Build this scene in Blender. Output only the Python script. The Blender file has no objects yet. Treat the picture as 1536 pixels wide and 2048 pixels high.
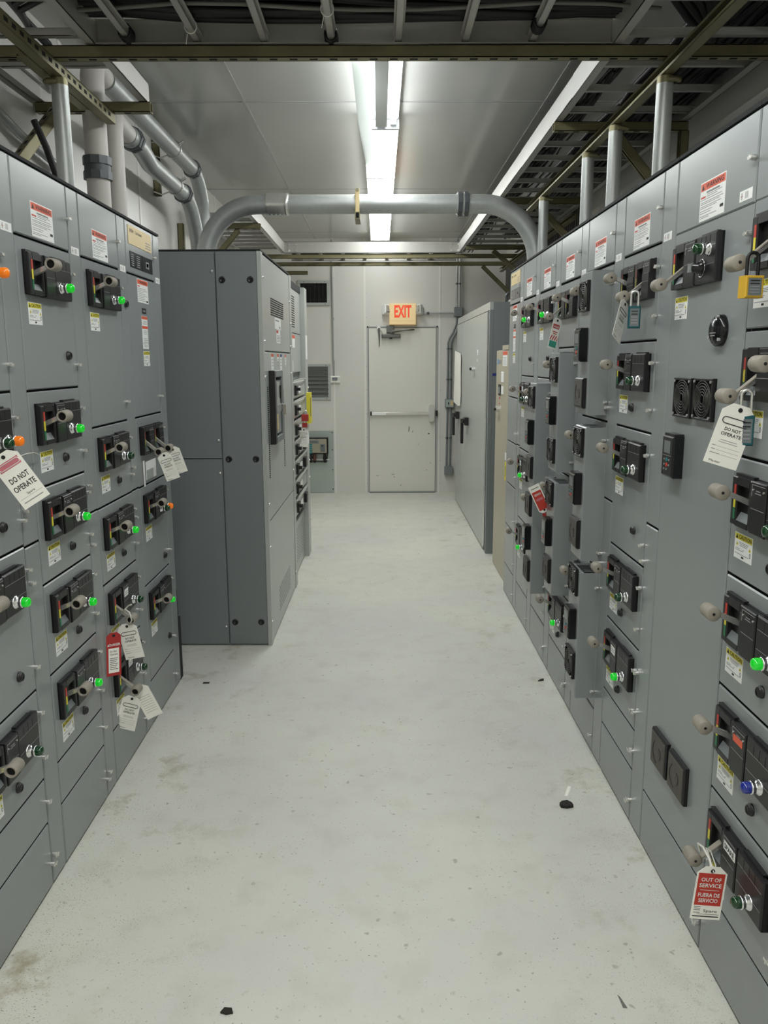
import bpy, math, random
from mathutils import Vector, Matrix
random.seed(7)
PI = math.pi
SC = bpy.context.scene
COL = SC.collection
R = math.radians

# ------------------------------------------------------------------ camera
cam_d = bpy.data.cameras.new('camera')
cam_d.sensor_fit = 'VERTICAL'; cam_d.sensor_height = 36.0; cam_d.lens = 28.50225
cam_d.clip_start = 0.05; cam_d.clip_end = 60
cam = bpy.data.objects.new('camera', cam_d); COL.objects.link(cam)
CAMROT = [[0.99997546, 0.0045661, -0.00531386], [-0.00606222, 0.18368539, -0.98296639], [-0.00351224, 0.98297448, 0.18370856]]
m = Matrix(CAMROT).to_4x4(); m.translation = Vector((0, 0, 1.689))
cam.matrix_world = m
SC.camera = cam

# ------------------------------------------------------------------ world, exposure
w = bpy.data.worlds.new('world'); SC.world = w; w.use_nodes = True
w.node_tree.nodes['Background'].inputs[0].default_value = (0.02, 0.02, 0.02, 1)
w.node_tree.nodes['Background'].inputs[1].default_value = 1.0
SC.view_settings.view_transform = 'Standard'
SC.view_settings.look = 'None'
SC.view_settings.gamma = 1.0
SC.view_settings.use_curve_mapping = False
SC.view_settings.exposure = 1.28
LAMP_E = 8.5          # emission of the fluorescent lenses
TUBE_E = 11.0

# ------------------------------------------------------------------ materials
def lin(c):
    return tuple(((v/255.0+0.055)/1.055)**2.4 if v/255.0 > 0.04045 else v/255.0/12.92 for v in c)
MATS = {}
def mat(name, rgb, rough=0.5, metal=0.0, emit=None, es=0.0, var=0.0, vscale=6.0, bump=0.0, bscale=200.0, rvar=0.0, spec=0.5, coat=0.0, alpha=1.0, trans=0.0):
    if name in MATS: return MATS[name]
    m = bpy.data.materials.new(name); m.use_nodes = True
    nt = m.node_tree; N = nt.nodes; L = nt.links
    b = N['Principled BSDF']
    c = lin(rgb)
    b.inputs['Base Color'].default_value = (*c, 1)
    b.inputs['Roughness'].default_value = rough
    b.inputs['Metallic'].default_value = metal
    b.inputs['Specular IOR Level'].default_value = spec
    if coat: b.inputs['Coat Weight'].default_value = coat; b.inputs['Coat Roughness'].default_value = 0.08
    if trans: b.inputs['Transmission Weight'].default_value = trans
    if emit:
        b.inputs['Emission Color'].default_value = (*lin(emit), 1); b.inputs['Emission Strength'].default_value = es
    tc = N.new('ShaderNodeTexCoord')
    if var or rvar:
        n = N.new('ShaderNodeTexNoise'); n.inputs['Scale'].default_value = vscale; n.inputs['Detail'].default_value = 4
        L.new(tc.outputs['Object'], n.inputs['Vector'])
        if var:
            mx = N.new('ShaderNodeMix'); mx.data_type = 'RGBA'
            mx.inputs[6].default_value = (*[v*(1-var) for v in c], 1); mx.inputs[7].default_value = (*[min(1, v*(1+var)) for v in c], 1)
            L.new(n.outputs['Fac'], mx.inputs[0]); L.new(mx.outputs[2], b.inputs['Base Color'])
        if rvar:
            mr = N.new('ShaderNodeMapRange'); mr.inputs[3].default_value = max(0, rough-rvar); mr.inputs[4].default_value = min(1, rough+rvar)
            L.new(n.outputs['Fac'], mr.inputs[0]); L.new(mr.outputs[0], b.inputs['Roughness'])
    if bump:
        n2 = N.new('ShaderNodeTexNoise'); n2.inputs['Scale'].default_value = bscale; n2.inputs['Detail'].default_value = 2
        L.new(tc.outputs['Object'], n2.inputs['Vector'])
        bp = N.new('ShaderNodeBump'); bp.inputs['Strength'].default_value = bump; bp.inputs['Distance'].default_value = 0.001
        L.new(n2.outputs['Fac'], bp.inputs['Height']); L.new(bp.outputs[0], b.inputs['Normal'])
    MATS[name] = m
    return m
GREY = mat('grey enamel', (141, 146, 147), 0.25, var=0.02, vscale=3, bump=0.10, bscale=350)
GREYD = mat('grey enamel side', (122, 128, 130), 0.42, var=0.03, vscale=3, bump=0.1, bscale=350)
GAP = mat('dark gasket', (30, 32, 34), 0.8)  # dark trim colour, also painted in as shade of the cabinet seams
GREYL = mat('light grey enamel', (174, 178, 174), 0.28)
TAN = mat('tan enamel', (178, 170, 150), 0.4, var=0.03)
BLACK = mat('black plastic', (22, 22, 23), 0.38, var=0.15, vscale=30)
BLACKG = mat('glossy black plastic', (16, 17, 19), 0.2)
VOID = mat('dark interior', (6, 6, 7), 0.9)
DUSTY = mat('dusty black filter', (92, 88, 82), 0.9, var=0.25, vscale=60, bump=0.4, bscale=500)
BEIGE = mat('taupe grip', (150, 143, 132), 0.62, var=0.12, vscale=90, bump=0.3, bscale=600)
STEEL = mat('bright steel', (226, 225, 221), 0.26, 0.78)
CHROME = mat('chrome', (225, 226, 228), 0.12, 1.0)
ZINC = mat('galvanized conduit', (178, 181, 179), 0.42, 0.55, var=0.14, vscale=35, rvar=0.1)
ZINCD = mat('cast fitting', (92, 96, 99), 0.5, 0.6, var=0.15, vscale=40)
PVC = mat('white painted conduit', (196, 192, 186), 0.5, var=0.04)
OLIVE = mat('yellow zinc strut', (128, 122, 92), 0.42, 0.55, var=0.18, vscale=14, rvar=0.12)
ALU = mat('aluminium tray', (178, 176, 171), 0.38, 0.35, var=0.06, vscale=12)
WHITE = mat('white print', (242, 243, 241), 0.45)
WALLW = mat('white wall panel', (214, 212, 206), 0.32, var=0.025, vscale=1.5, rvar=0.06)
DOORW = mat('white door paint', (222, 220, 212), 0.38, var=0.02, vscale=2)
WBEAD = mat('white joint strip', (228, 226, 220), 0.35)
RED = mat('red print', (196, 62, 48), 0.5)
ORANGE = mat('orange print', (224, 96, 66), 0.5)
TAGRED = mat('tag red', (176, 44, 44), 0.5)
YEL = mat('yellow print', (226, 214, 60), 0.5)
GREENP = mat('green print', (40, 118, 78), 0.5)
TEALP = mat('teal print', (36, 120, 124), 0.5)
INK = mat('black ink', (24, 24, 26), 0.6)
GINK = mat('grey ink', (140, 140, 142), 0.6)
BLUEP = mat('blue print', (40, 56, 130), 0.5)
CREAM = mat('cream nameplate', (218, 196, 146), 0.45)
TAGC = mat('tag card', (252, 249, 241), 0.45, var=0.02, vscale=20)
LITG = mat('lit green lens', (14, 160, 34), 0.12, emit=(6, 235, 40), es=0.16, coat=0.6)
DARKG = mat('dark green lens', (8, 58, 26), 0.12, coat=0.5)
AMBER = mat('amber lens', (226, 120, 24), 0.15, emit=(230, 110, 20), es=0.12)
BLUEL = mat('blue lens', (24, 44, 140), 0.15, coat=0.5)
LENS = mat('glowing diffuser', (250, 252, 250), 0.4, emit=(250, 253, 250), es=LAMP_E)
TUBE = mat('glowing tube', (250, 252, 255), 0.4, emit=(248, 252, 255), es=TUBE_E)
FIXW = mat('white fixture metal', (222, 224, 226), 0.4)
ACRYL = mat('white acrylic diffuser', (240, 241, 238), 0.35)
_n = ACRYL.node_tree.nodes; _l = ACRYL.node_tree.links; _t = _n.new('ShaderNodeBsdfTranslucent'); _t.inputs[0].default_value = (0.85, 0.87, 0.85, 1); _m = _n.new('ShaderNodeMixShader'); _m.inputs[0].default_value = 0.6
_l.new(_n['Principled BSDF'].outputs[0], _m.inputs[1]); _l.new(_t.outputs[0], _m.inputs[2]); _l.new(_m.outputs[0], _n['Material Output'].inputs[0])
CABLE = mat('black cable jacket', (9, 10, 12), 0.55)
CABLEG = mat('grey cable jacket', (112, 110, 104), 0.5)
CLOSER = mat('door closer metal', (112, 112, 108), 0.45, 0.5)
LOCKY = mat('yellow padlock', (206, 164, 48), 0.4, var=0.1, vscale=80)
LOCKT = mat('teal padlock', (24, 84, 92), 0.35)
LOCKR = mat('red padlock', (176, 52, 50), 0.4)
SCREEN = mat('grey display', (112, 118, 120), 0.2)
PLATE = mat('galvanized plate', (176, 186, 180), 0.38, 0.35, var=0.08, vscale=5, rvar=0.1)
CORR = mat('dark corrugated metal', (92, 90, 86), 0.55, var=0.15, vscale=5)
TIE = mat('white nylon tie', (222, 220, 212), 0.45)
EXITP = mat('exit sign face', (228, 206, 160), 0.5, emit=(222, 180, 120), es=0.12)
EXITR = mat('exit letters', (232, 82, 52), 0.5, emit=(240, 70, 40), es=0.15)
CLEAR = mat('lamp head plastic', (232, 234, 230), 0.3)
RINGM = mat('satin black wire', (84, 83, 80), 0.3, 0.4)
BROWN = mat('dark debris', (34, 30, 26), 0.8)

def ceiling_mat():
    m = bpy.data.materials.new('glossy ceiling panel'); m.use_nodes = True
    nt = m.node_tree; N = nt.nodes; L = nt.links; b = N['Principled BSDF']
    b.inputs['Base Color'].default_value = (*lin((192, 192, 186)), 1)
    b.inputs['Roughness'].default_value = 0.17
    b.inputs['Specular IOR Level'].default_value = 0.42
    tc = N.new('ShaderNodeTexCoord'); n = N.new('ShaderNodeTexNoise'); n.inputs['Scale'].default_value = 3.0
    L.new(tc.outputs['Object'], n.inputs['Vector'])
    bp = N.new('ShaderNodeBump'); bp.inputs['Strength'].default_value = 0.12; bp.inputs['Distance'].default_value = 0.02
    L.new(n.outputs['Fac'], bp.inputs['Height']); L.new(bp.outputs[0], b.inputs['Normal'])
    return m
CEIL = ceiling_mat()
def floor_mat():
    m = bpy.data.materials.new('painted concrete floor'); m.use_nodes = True
    nt = m.node_tree; N = nt.nodes; L = nt.links; b = N['Principled BSDF']
    tc = N.new('ShaderNodeTexCoord')
    def noise(s, d=4, r=0.55):
        n = N.new('ShaderNodeTexNoise'); n.inputs['Scale'].default_value = s; n.inputs['Detail'].default_value = d; n.inputs['Roughness'].default_value = r
        L.new(tc.outputs['Object'], n.inputs['Vector']); return n
    def ramp(src, a, bb, va=0.0, vb=1.0):
        r = N.new('ShaderNodeMapRange'); r.inputs[1].default_value = a; r.inputs[2].default_value = bb; r.inputs[3].default_value = va; r.inputs[4].default_value = vb
        L.new(src, r.inputs[0]); return r.outputs[0]
    def mix(fac, a, c):
        x = N.new('ShaderNodeMix'); x.data_type = 'RGBA'
        L.new(fac, x.inputs[0])
        if isinstance(a, tuple): x.inputs[6].default_value = (*a, 1)
        else: L.new(a, x.inputs[6])
        x.inputs[7].default_value = (*c, 1); return x.outputs[2]
    def mul(a, bb):
        x = N.new('ShaderNodeMath'); x.operation = 'MULTIPLY'; L.new(a, x.inputs[0])
        if isinstance(bb, float): x.inputs[1].default_value = bb
        else: L.new(bb, x.inputs[1])
        return x.outputs[0]
    base = mix(ramp(noise(1.1, 5).outputs['Fac'], 0.35, 0.7), lin((206, 206, 200)), lin((217, 217, 204)))
    base = mix(mul(ramp(noise(7, 4).outputs['Fac'], 0.5, 0.75), 0.35), base, lin((186, 184, 170)))
    # dirt that has gathered along the foot of the cabinets
    sx = N.new('ShaderNodeSeparateXYZ'); L.new(tc.outputs['Object'], sx.inputs[0])
    ab = N.new('ShaderNodeMath'); ab.operation = 'ABSOLUTE'; L.new(sx.outputs[0], ab.inputs[0])
    edge = ramp(ab.outputs[0], 0.35, 1.0)
    st = mul(ramp(noise(4.2, 6, 0.7).outputs['Fac'], 0.56, 0.7), edge)
    base = mix(mul(st, 0.8), base, lin((158, 146, 120)))
    # speckles: grit and chips
    sp = mul(ramp(noise(95, 2).outputs['Fac'], 0.665, 0.72), ramp(noise(6, 3).outputs['Fac'], 0.40, 0.62))
    base = mix(mul(sp, 0.85), base, lin((104, 98, 86)))
    sp2 = mul(ramp(noise(34, 2, 0.4).outputs['Fac'], 0.68, 0.73), ramp(noise(2.2, 3).outputs['Fac'], 0.4, 0.55))
    base = mix(mul(sp2, 0.6), base, lin((146, 142, 130)))
    gr = mul(mul(ramp(noise(210, 1).outputs['Fac'], 0.645, 0.70), edge), ramp(noise(5.5, 3).outputs['Fac'], 0.38, 0.6))
    base = mix(mul(gr, 0.9), base, lin((92, 86, 74)))
    L.new(base, b.inputs['Base Color'])
    L.new(ramp(noise(9, 4).outputs['Fac'], 0.3, 0.7, 0.46, 0.6), b.inputs['Roughness'])
    bp = N.new('ShaderNodeBump'); bp.inputs['Strength'].default_value = 0.25; bp.inputs['Distance'].default_value = 0.002
    L.new(noise(60, 4).outputs['Fac'], bp.inputs['Height']); L.new(bp.outputs[0], b.inputs['Normal'])
    return m
FLOOR = floor_mat()
CEILS = mat('ceiling joint', (176, 176, 172), 0.2, spec=0.8)

# ------------------------------------------------------------------ mesh helpers
_txt = {}
def text_geo(s):
    if s in _txt: return _txt[s]
    cu = bpy.data.curves.new('t', 'FONT'); cu.body = s; cu.size = 1.0; cu.resolution_u = 2; cu.offset = 0.035 if s == 'EXIT' else (0.016 if s.isupper() else 0.0)
    ob = bpy.data.objects.new('t', cu)
    me = ob.to_mesh()
    vs = [tuple(v.co[:2]) for v in me.vertices]; fs = [tuple(p.vertices) for p in me.polygons]
    ob.to_mesh_clear(); bpy.data.objects.remove(ob); bpy.data.curves.remove(cu)
    x0 = min(v[0] for v in vs); x1 = max(v[0] for v in vs); y0 = min(v[1] for v in vs); y1 = max(v[1] for v in vs)
    vs = [((v[0]-x0)/(x1-x0), (v[1]-y0)/(y1-y0)) for v in vs]
    _txt[s] = (vs, fs); return _txt[s]

class MB:
    def __init__(s): s.v = []; s.f = []; s.m = []; s.sm = []; s.mats = []
    def mi(s, m):
        if m not in s.mats: s.mats.append(m)
        return s.mats.index(m)
    def add(s, vs, fs, m, smooth=False):
        o = len(s.v); k = s.mi(m); s.v += [tuple(v) for v in vs]
        for f in fs: s.f.append(tuple(i+o for i in f)); s.m.append(k); s.sm.append(smooth)
        return s
    def box(s, x0, x1, y0, y1, z0, z1, m, ch=0.0):
        if x0 > x1: x0, x1 = x1, x0
        if y0 > y1: y0, y1 = y1, y0
        if z0 > z1: z0, z1 = z1, z0
        if ch <= 0:
            vs = [(x0,y0,z0),(x1,y0,z0),(x1,y1,z0),(x0,y1,z0),(x0,y0,z1),(x1,y0,z1),(x1,y1,z1),(x0,y1,z1)]
            return s.add(vs, [(3,2,1,0),(4,5,6,7),(0,1,5,4),(1,2,6,5),(2,3,7,6),(3,0,4,7)], m)
        # chamfered on the -y face
        c = ch
        vs = [(x0,y1,z0),(x1,y1,z0),(x1,y1,z1),(x0,y1,z1), (x0,y0+c,z0),(x1,y0+c,z0),(x1,y0+c,z1),(x0,y0+c,z1),
              (x0+c,y0,z0+c),(x1-c,y0,z0+c),(x1-c,y0,z1-c),(x0+c,y0,z1-c)]
        fs = [(0,3,2,1),(8,9,10,11)]
        for i in range(4):
            j = (i+1) % 4
            fs.append((i, j, j+4, i+4)); fs.append((i+4, j+4, j+8, i+8))
        return s.add(vs, fs, m)
    def cyl(s, p0, p1, r0, m, r1=None, n=16, caps=True, smooth=True):
        p0 = Vector(p0); p1 = Vector(p1); r1 = r0 if r1 is None else r1
        d = (p1-p0).normalized()
        a = d.orthogonal().normalized(); b = d.cross(a)
        ring = lambda p, r: [p+(a*math.cos(2*PI*i/n)+b*math.sin(2*PI*i/n))*r for i in range(n)]
        A = ring(p0, r0); B = ring(p1, r1)
        s.add(A+B, [(i, (i+1) % n, (i+1) % n+n, i+n) for i in range(n)], m, smooth)
        if caps:
            s.add(A, [tuple(reversed(range(n)))], m); s.add(B, [tuple(range(n))], m)
        return s
    def lathe(s, o, d, prof, m, n=16, smooth=True):
        """prof: list of (dist along d, radius)"""
        o = Vector(o); d = Vector(d).normalized(); a = d.orthogonal().normalized(); b = d.cross(a)
        vs = []; fs = []
        for t, r in prof:
            r = max(r, 1e-5)
            vs += [o+d*t+(a*math.cos(2*PI*i/n)+b*math.sin(2*PI*i/n))*r for i in range(n)]
        for k in range(len(prof)-1):
            for i in range(n):
                j = (i+1) % n; fs.append((k*n+i, k*n+j, (k+1)*n+j, (k+1)*n+i))
        return s.add(vs, fs, m, smooth)
    def tube(s, pts, r, m, n=12, caps=True, closed=False):
        P = [Vector(p) for p in pts]; k = len(P)
        T = []
        for i in range(k):
            a = P[(i-1) % k] if (closed or i > 0) else P[i]; b = P[(i+1) % k] if (closed or i < k-1) else P[i]
            T.append((b-a).normalized())
        a = T[0].orthogonal().normalized(); vs = []
        for i in range(k):
            if i: a = (a-T[i]*a.dot(T[i])).normalized()
            b = T[i].cross(a)
            rr = r[i] if isinstance(r, (list, tuple)) else r
            vs += [P[i]+(a*math.cos(2*PI*j/n)+b*math.sin(2*PI*j/n))*rr for j in range(n)]
        fs = []
        for i in range(k if closed else k-1):
            for j in range(n):
                q = (j+1) % n; i2 = (i+1) % k
                fs.append((i*n+j, i*n+q, i2*n+q, i2*n+j))
        s.add(vs, fs, m, True)
        if caps and not closed:
            s.add(vs[:n], [tuple(reversed(range(n)))], m); s.add(vs[-n:], [tuple(range(n))], m)
        return s
    def plate(s, o, u, v, pts, th, m):
        """flat polygon (2D pts) in the u,v frame at o, of thickness th behind"""
        o = Vector(o); u = Vector(u); v = Vector(v); nn = u.cross(v).normalized(); k = len(pts)
        F = [o+u*a+v*b for a, b in pts]; B = [p-nn*th for p in F]
        fs = [tuple(range(k)), tuple(reversed(range(k, 2*k)))]+[(i, i+k, (i+1) % k+k, (i+1) % k) for i in range(k)]
        return s.add(F+B, fs, m)
    def text(s, t, o, u, v, wdt, hgt, m, off=0.0004):
        """text fitted into wdt x hgt with its lower left corner at o"""
        vs, fs = text_geo(t); o = Vector(o); u = Vector(u); v = Vector(v); nn = u.cross(v).normalized()
        return s.add([o+u*(a*wdt)+v*(b*hgt)+nn*off for a, b in vs], fs, m)
    def rect(s, o, u, v, a0, a1, b0, b1, m, off=0.0002):
        o = Vector(o); u = Vector(u); v = Vector(v); nn = u.cross(v).normalized()
        return s.add([o+u*a+v*b+nn*off for a, b in ((a0,b0),(a1,b0),(a1,b1),(a0,b1))], [(0,1,2,3)], m)
    def mesh(s, name='mesh'):
        me = bpy.data.meshes.new(name); me.from_pydata(s.v, [], s.f)
        for mm in s.mats: me.materials.append(mm)
        me.polygons.foreach_set('material_index', s.m); me.polygons.foreach_set('use_smooth', s.sm)
        me.update(); return me
    def build(s, name, parent=None, loc=(0,0,0), rot=None):
        return put(name, s.mesh(name), parent, loc, rot)
def put(name, me, parent=None, loc=(0,0,0), rot=None):
    o = bpy.data.objects.new(name, me); COL.objects.link(o)
    if parent: o.parent = parent
    o.location = loc
    if rot: o.rotation_euler = rot
    return o
def empty(name, loc, rz=0.0):
    o = bpy.data.objects.new(name, None); COL.objects.link(o); o.empty_display_size = 0.1
    o.location = loc; o.rotation_euler = (0, 0, rz); return o
def tag(o, label, cat, group=None):
    o['label'] = label; o['category'] = cat
    if group: o['group'] = group
    return o
def struct(o): o['kind'] = 'structure'; return o
CACHE = {}
def cached(key, fn):
    if key not in CACHE: CACHE[key] = fn().mesh(key if isinstance(key, str) else key[0])
    return CACHE[key]
U, V = (1,0,0), (0,0,1)     # label frame on a cabinet front (outward is -y)

# ================================================================== ROOM
XW0, XW1, YB, YF, ZC = -1.50, 1.58, 10.43, -3.2, 3.17
b = MB(); b.box(XW0-0.1, XW1+0.1, YF-0.1, YB+0.1, -0.1, 0, FLOOR); struct(b.build('floor'))
b = MB(); b.box(XW0-0.1, XW1+0.1, YF-0.1, YB+0.1, ZC, ZC+0.1, CEIL)
ceil = struct(b.build('ceiling'))
for y in (0.2, 2.64, 5.08, 7.52, 9.96):
    p = MB(); p.box(XW0, XW1, y-0.010, y+0.010, ZC-0.003, ZC, CEILS); p.build('joint_strip', ceil)
for x in (-0.78, 0.98):
    p = MB(); p.box(x-0.010, x+0.010, YF, YB, ZC-0.0035, ZC, CEILS); p.build('joint_strip', ceil)
b = MB(); b.box(XW0-0.1, XW0, YF, YB, 0, ZC, WALLW); wl = struct(b.build('wall_left'))
for y in (0.5, 1.72, 2.94, 4.16, 5.38, 6.6, 7.82, 9.04):
    p = MB(); p.box(XW0, XW0+0.004, y-0.02, y+0.02, 0, ZC, WBEAD); p.build('joint_strip', wl)
b = MB(); b.box(XW1, XW1+0.1, YF, YB, 0, ZC, WALLW); wr = struct(b.build('wall_right'))
p = MB()
for i in range(58):
    y = 6.3+i*0.07
    p.box(XW1-0.016, XW1, y, y+0.04, 0.0, 2.86, CORR)
p.box(XW1-0.004, XW1, 6.3, 10.4, 0, 2.86, CORR)
p.build('corrugated_panel', wr)
for z in (2.62, 2.72):
    p = MB(); p.box(XW1-0.03, XW1, YF, 6.2, z, z+0.03, WBEAD); p.build('wall_moulding', wr)  # pale strips standing in for the tray rail's reflection on the glossy wall
b = MB(); b.box(XW0, XW1, YF-0.1, YF, 0, ZC, WALLW); struct(b.build('wall_front'))
b = MB(); b.box(XW0-0.1, XW1+0.1, YB, YB+0.1, 0, ZC, WALLW); wb = struct(b.build('wall_back'))
for x, zz in ((-0.568, 0.0), (-0.175, 0.0), (0.762, 0.0)):
    p = MB(); p.box(x-0.012, x+0.012, YB-0.004, YB, zz, ZC, WBEAD); p.build('joint_strip', wb)
p = MB()
for x in (-0.56, -0.16, 0.775, -0.95):
    for k in range(9):
        p.cyl((x, YB-0.003, 0.12+k*0.3), (x, YB, 0.12+k*0.3), 0.005, GINK, n=8)
p.build('rivets', wb)['kind'] = 'stuff'
# exit door
d = MB(); d.box(-0.128, 0.718, YB-0.018, YB-0.002, 0.012, 2.088, DOORW, ch=0.003)
door = struct(d.build('door_1'))
p = MB()
for x in (-0.128-0.022, 0.718+0.004): p.box(x, x+0.018, YB-0.014, YB, 0, 2.112, GREYL)
p.box(-0.15, 0.74, YB-0.014, YB, 2.094, 2.112, GREYL)
p.build('door_frame', door)
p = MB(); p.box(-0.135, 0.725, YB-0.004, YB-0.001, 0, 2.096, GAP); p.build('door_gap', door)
p = MB(); p.box(-0.128, 0.718, YB-0.05, YB-0.002, 0, 0.012, GREYD); p.build('threshold', door)
p = MB(); p.box(-0.115, 0.64, YB-0.075, YB-0.045, 1.006, 1.044, STEEL, ch=0.004)
p.box(-0.115, -0.095, YB-0.078, YB-0.018, 1.0, 1.05, BLACK); p.box(-0.09, 0.085, YB-0.078, YB-0.074, 1.008, 1.042, WHITE)
bar = p.build('panic_bar', door)
p = MB(); pts = [(0.036*math.copysign(abs(math.cos(a))**0.7, math.cos(a)), 0.107*math.copysign(abs(math.sin(a))**0.45, math.sin(a))) for a in [2*PI*i/24 for i in range(24)]]
p.plate((0.665, YB-0.085, 1.028), U, V, pts, 0.066, STEEL); p.build('latch_case', door)
p = MB(); p.box(0.722, 0.745, YB-0.04, YB-0.018, 0.99, 1.06, BLACK); p.build('strike', door)
p = MB(); p.box(0.035, 0.27, YB-0.075, YB-0.018, 1.968, 2.014, CLOSER, ch=0.01); p.cyl((0.15, YB-0.05, 1.955), (0.15, YB-0.05, 1.97), 0.018, BLACK)
p.box(0.095, 0.19, YB-0.06, YB-0.01, 2.03, 2.12, CLOSER, ch=0.006)
p.tube([(0.15, YB-0.07, 2.03), (0.3, YB-0.1, 2.055), (0.442, YB-0.03, 2.068)], 0.009, CLOSER, n=8)
p.tube([(0.16, YB-0.08, 2.045), (0.35, YB-0.11, 2.062)], 0.013, CLOSER, n=8)
p.build('door_closer', door)
p = MB(); p.cyl((-0.002, YB-0.045, 2.09), (-0.002, YB-0.02, 2.09), 0.022, STEEL); p.tube([(0.0, YB-0.05, 2.09), (0.006, YB-0.06, 1.97), (0.005, YB-0.04, 1.86)], [0.012, 0.009, 0.004], CLOSER, n=8); p.tube([(0.02, YB-0.05, 2.06), (0.04, YB-0.05, 2.03), (0.035, YB-0.05, 2.0)], 0.007, STEEL, n=8)
p.build('hold_open_arm', door)
p = MB(); p.cyl((0.635, YB-0.0195, 0.765), (0.635, YB-0.017, 0.765), 0.009, INK)
for (x, z, dx, dz) in ((0.372, 0.80, 0.02, 0.07), (0.42, 0.785, 0.012, 0.02), (0.5, 0.62, 0.006, 0.02), (0.15, 0.235, 0.05, 0.008), (0.18, 0.2, 0.02, 0.012), (0.60, 0.29, 0.02, 0.01), (0.655, 0.38, 0.01, 0.02), (-0.05, 0.22, 0.05, 0.006), (0.27, 0.09, 0.01, 0.02), (0.24, 0.65, 0.006, 0.006)):
    p.plate((x, YB-0.0188, z), U, V, [(0,0),(dx*0.4,-dz*0.3),(dx,dz*0.4),(dx*0.7,dz),(dx*0.2,dz*0.6)], 0.0005, GINK)
p.build('scuff_marks', door)

# ================================================================== CABINET PIECES
OPW, OPH = 0.335, 0.128
def strip_on(b, x, z0, z1, yy):
    h = (z1-z0)/3
    for k, c in enumerate((GREENP, YEL, RED)): b.box(x, x+0.010, yy-0.001, yy, z0+k*h, z0+(k+1)*h, c)
def frame_box(b, x0, x1, z0, z1, sx0, sx1, sz0, sz1, y0, m):
    """box with a window cut through"""
    b.box(x0, sx0, y0, 0, z0, z1, m, ch=0.003); b.box(sx1, x1, y0, 0, z0, z1, m, ch=0.003)
    b.box(sx0, sx1, y0, 0, sz1, z1, m); b.box(sx0, sx1, y0, 0, z0, sz0, m)
def slot_inside(b, sx0, sx1, sz0, sz1):
    b.box(sx0, sx1, -0.003, 0, sz0, sz1, VOID)
    b.add([(sx0, -0.018, sz0), (sx1, -0.018, sz0), (sx1, -0.003, sz0+0.026), (sx0, -0.003, sz0+0.026)], [(0,1,2,3)], GREYD)
def op_full():
    b = MB()
    b.box(0, OPW, -0.006, 0, 0.0, OPH, BLACK)
    frame_box(b, 0.0, 0.112, 0.0, OPH-0.004, 0.03, 0.096, 0.014, 0.104, -0.020, BLACK)
    slot_inside(b, 0.03, 0.096, 0.014, 0.104)
    b.box(0.115, 0.190, -0.024, 0, -0.002, OPH-0.002, BLACK, ch=0.003)
    b.box(0.193, OPW, -0.022, 0, -0.001, OPH, BLACK, ch=0.004)
    b.box(0.0, 0.10, -0.012, 0, OPH-0.004, OPH+0.003, BLACK); b.box(0.205, 0.31, -0.012, 0, OPH, OPH+0.005, BLACK)
    # moulded lines
    for z in (0.094,): b.box(0.200, 0.328, -0.0225, -0.0219, z, z+0.0010, GINK)
    b.box(0.200, 0.328, -0.0225, -0.0219, 0.046, 0.047, GINK)
    b.box(0.118, 0.187, -0.0245, -0.0239, 0.060, 0.0612, GINK)
    for x in (0.232, 0.262, 0.292): b.box(x, x+0.0010, -0.0225, -0.0219, 0.094, OPH-0.006, GAP)
    # nameplate holder with two small screws
    for x in (0.126, 0.180): b.cyl((x, -0.026, 0.106), (x, -0.024, 0.106), 0.0028, STEEL, n=8)
    b.box(0.120, 0.1215, -0.0248, -0.024, 0.09, 0.118, GINK); b.box(0.120, 0.187, -0.0248, -0.024, 0.1175, 0.119, GINK)
    b.box(0.142, 0.164, -0.0247, -0.0242, 0.104, 0.1065, GINK); b.box(0.138, 0.168, -0.0247, -0.0242, 0.098, 0.1005, GINK)
    return b
def op_short():
    b = MB()
    b.box(0, 0.192, -0.006, 0, 0.0, OPH, BLACK)
    frame_box(b, 0.0, 0.112, 0.0, OPH-0.004, 0.03, 0.096, 0.014, 0.104, -0.020, BLACK)
    slot_inside(b, 0.03, 0.096, 0.014, 0.104)
    b.box(0.115, 0.192, -0.024, 0, -0.002, OPH-0.002, BLACK, ch=0.003)
    b.box(0.118, 0.189, -0.0245, -0.0239, 0.060, 0.0612, GINK)
    for x in (0.126, 0.180): b.cyl((x, -0.026, 0.106), (x, -0.024, 0.106), 0.0028, STEEL, n=8)
    b.box(0.120, 0.187, -0.0248, -0.024, 0.1175, 0.119, GINK)
    return b
def op_dual():
    b = MB()
    b.box(0, OPW, -0.006, 0, 0.0, OPH, BLACK)
    for o in (0.0, 0.168):
        frame_box(b, o, o+0.165, 0.0, OPH-0.002, o+0.03, o+0.088, 0.014, 0.104, -0.021, BLACK)
        slot_inside(b, o+0.03, o+0.088, 0.014, 0.104)
        b.box(o+0.09, o+0.163, -0.023, -0.02, 0.0, 0.085, BLACK, ch=0.002)
        b.box(o+0.10, o+0.155, -0.0215, -0.021, 0.113, 0.1145, GINK)
        for x in (0.105, 0.128, 0.15): b.cyl((o+x, -0.0235, 0.106), (o+x, -0.021, 0.106), 0.0025, STEEL, n=8)
        b.box(o+0.092, o+0.162, -0.0235, -0.0229, 0.055, 0.0562, GINK)
    return b
def position_strip():
    b = MB(); strip_on(b, 0, 0, 0.088, -0.020); return b
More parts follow.
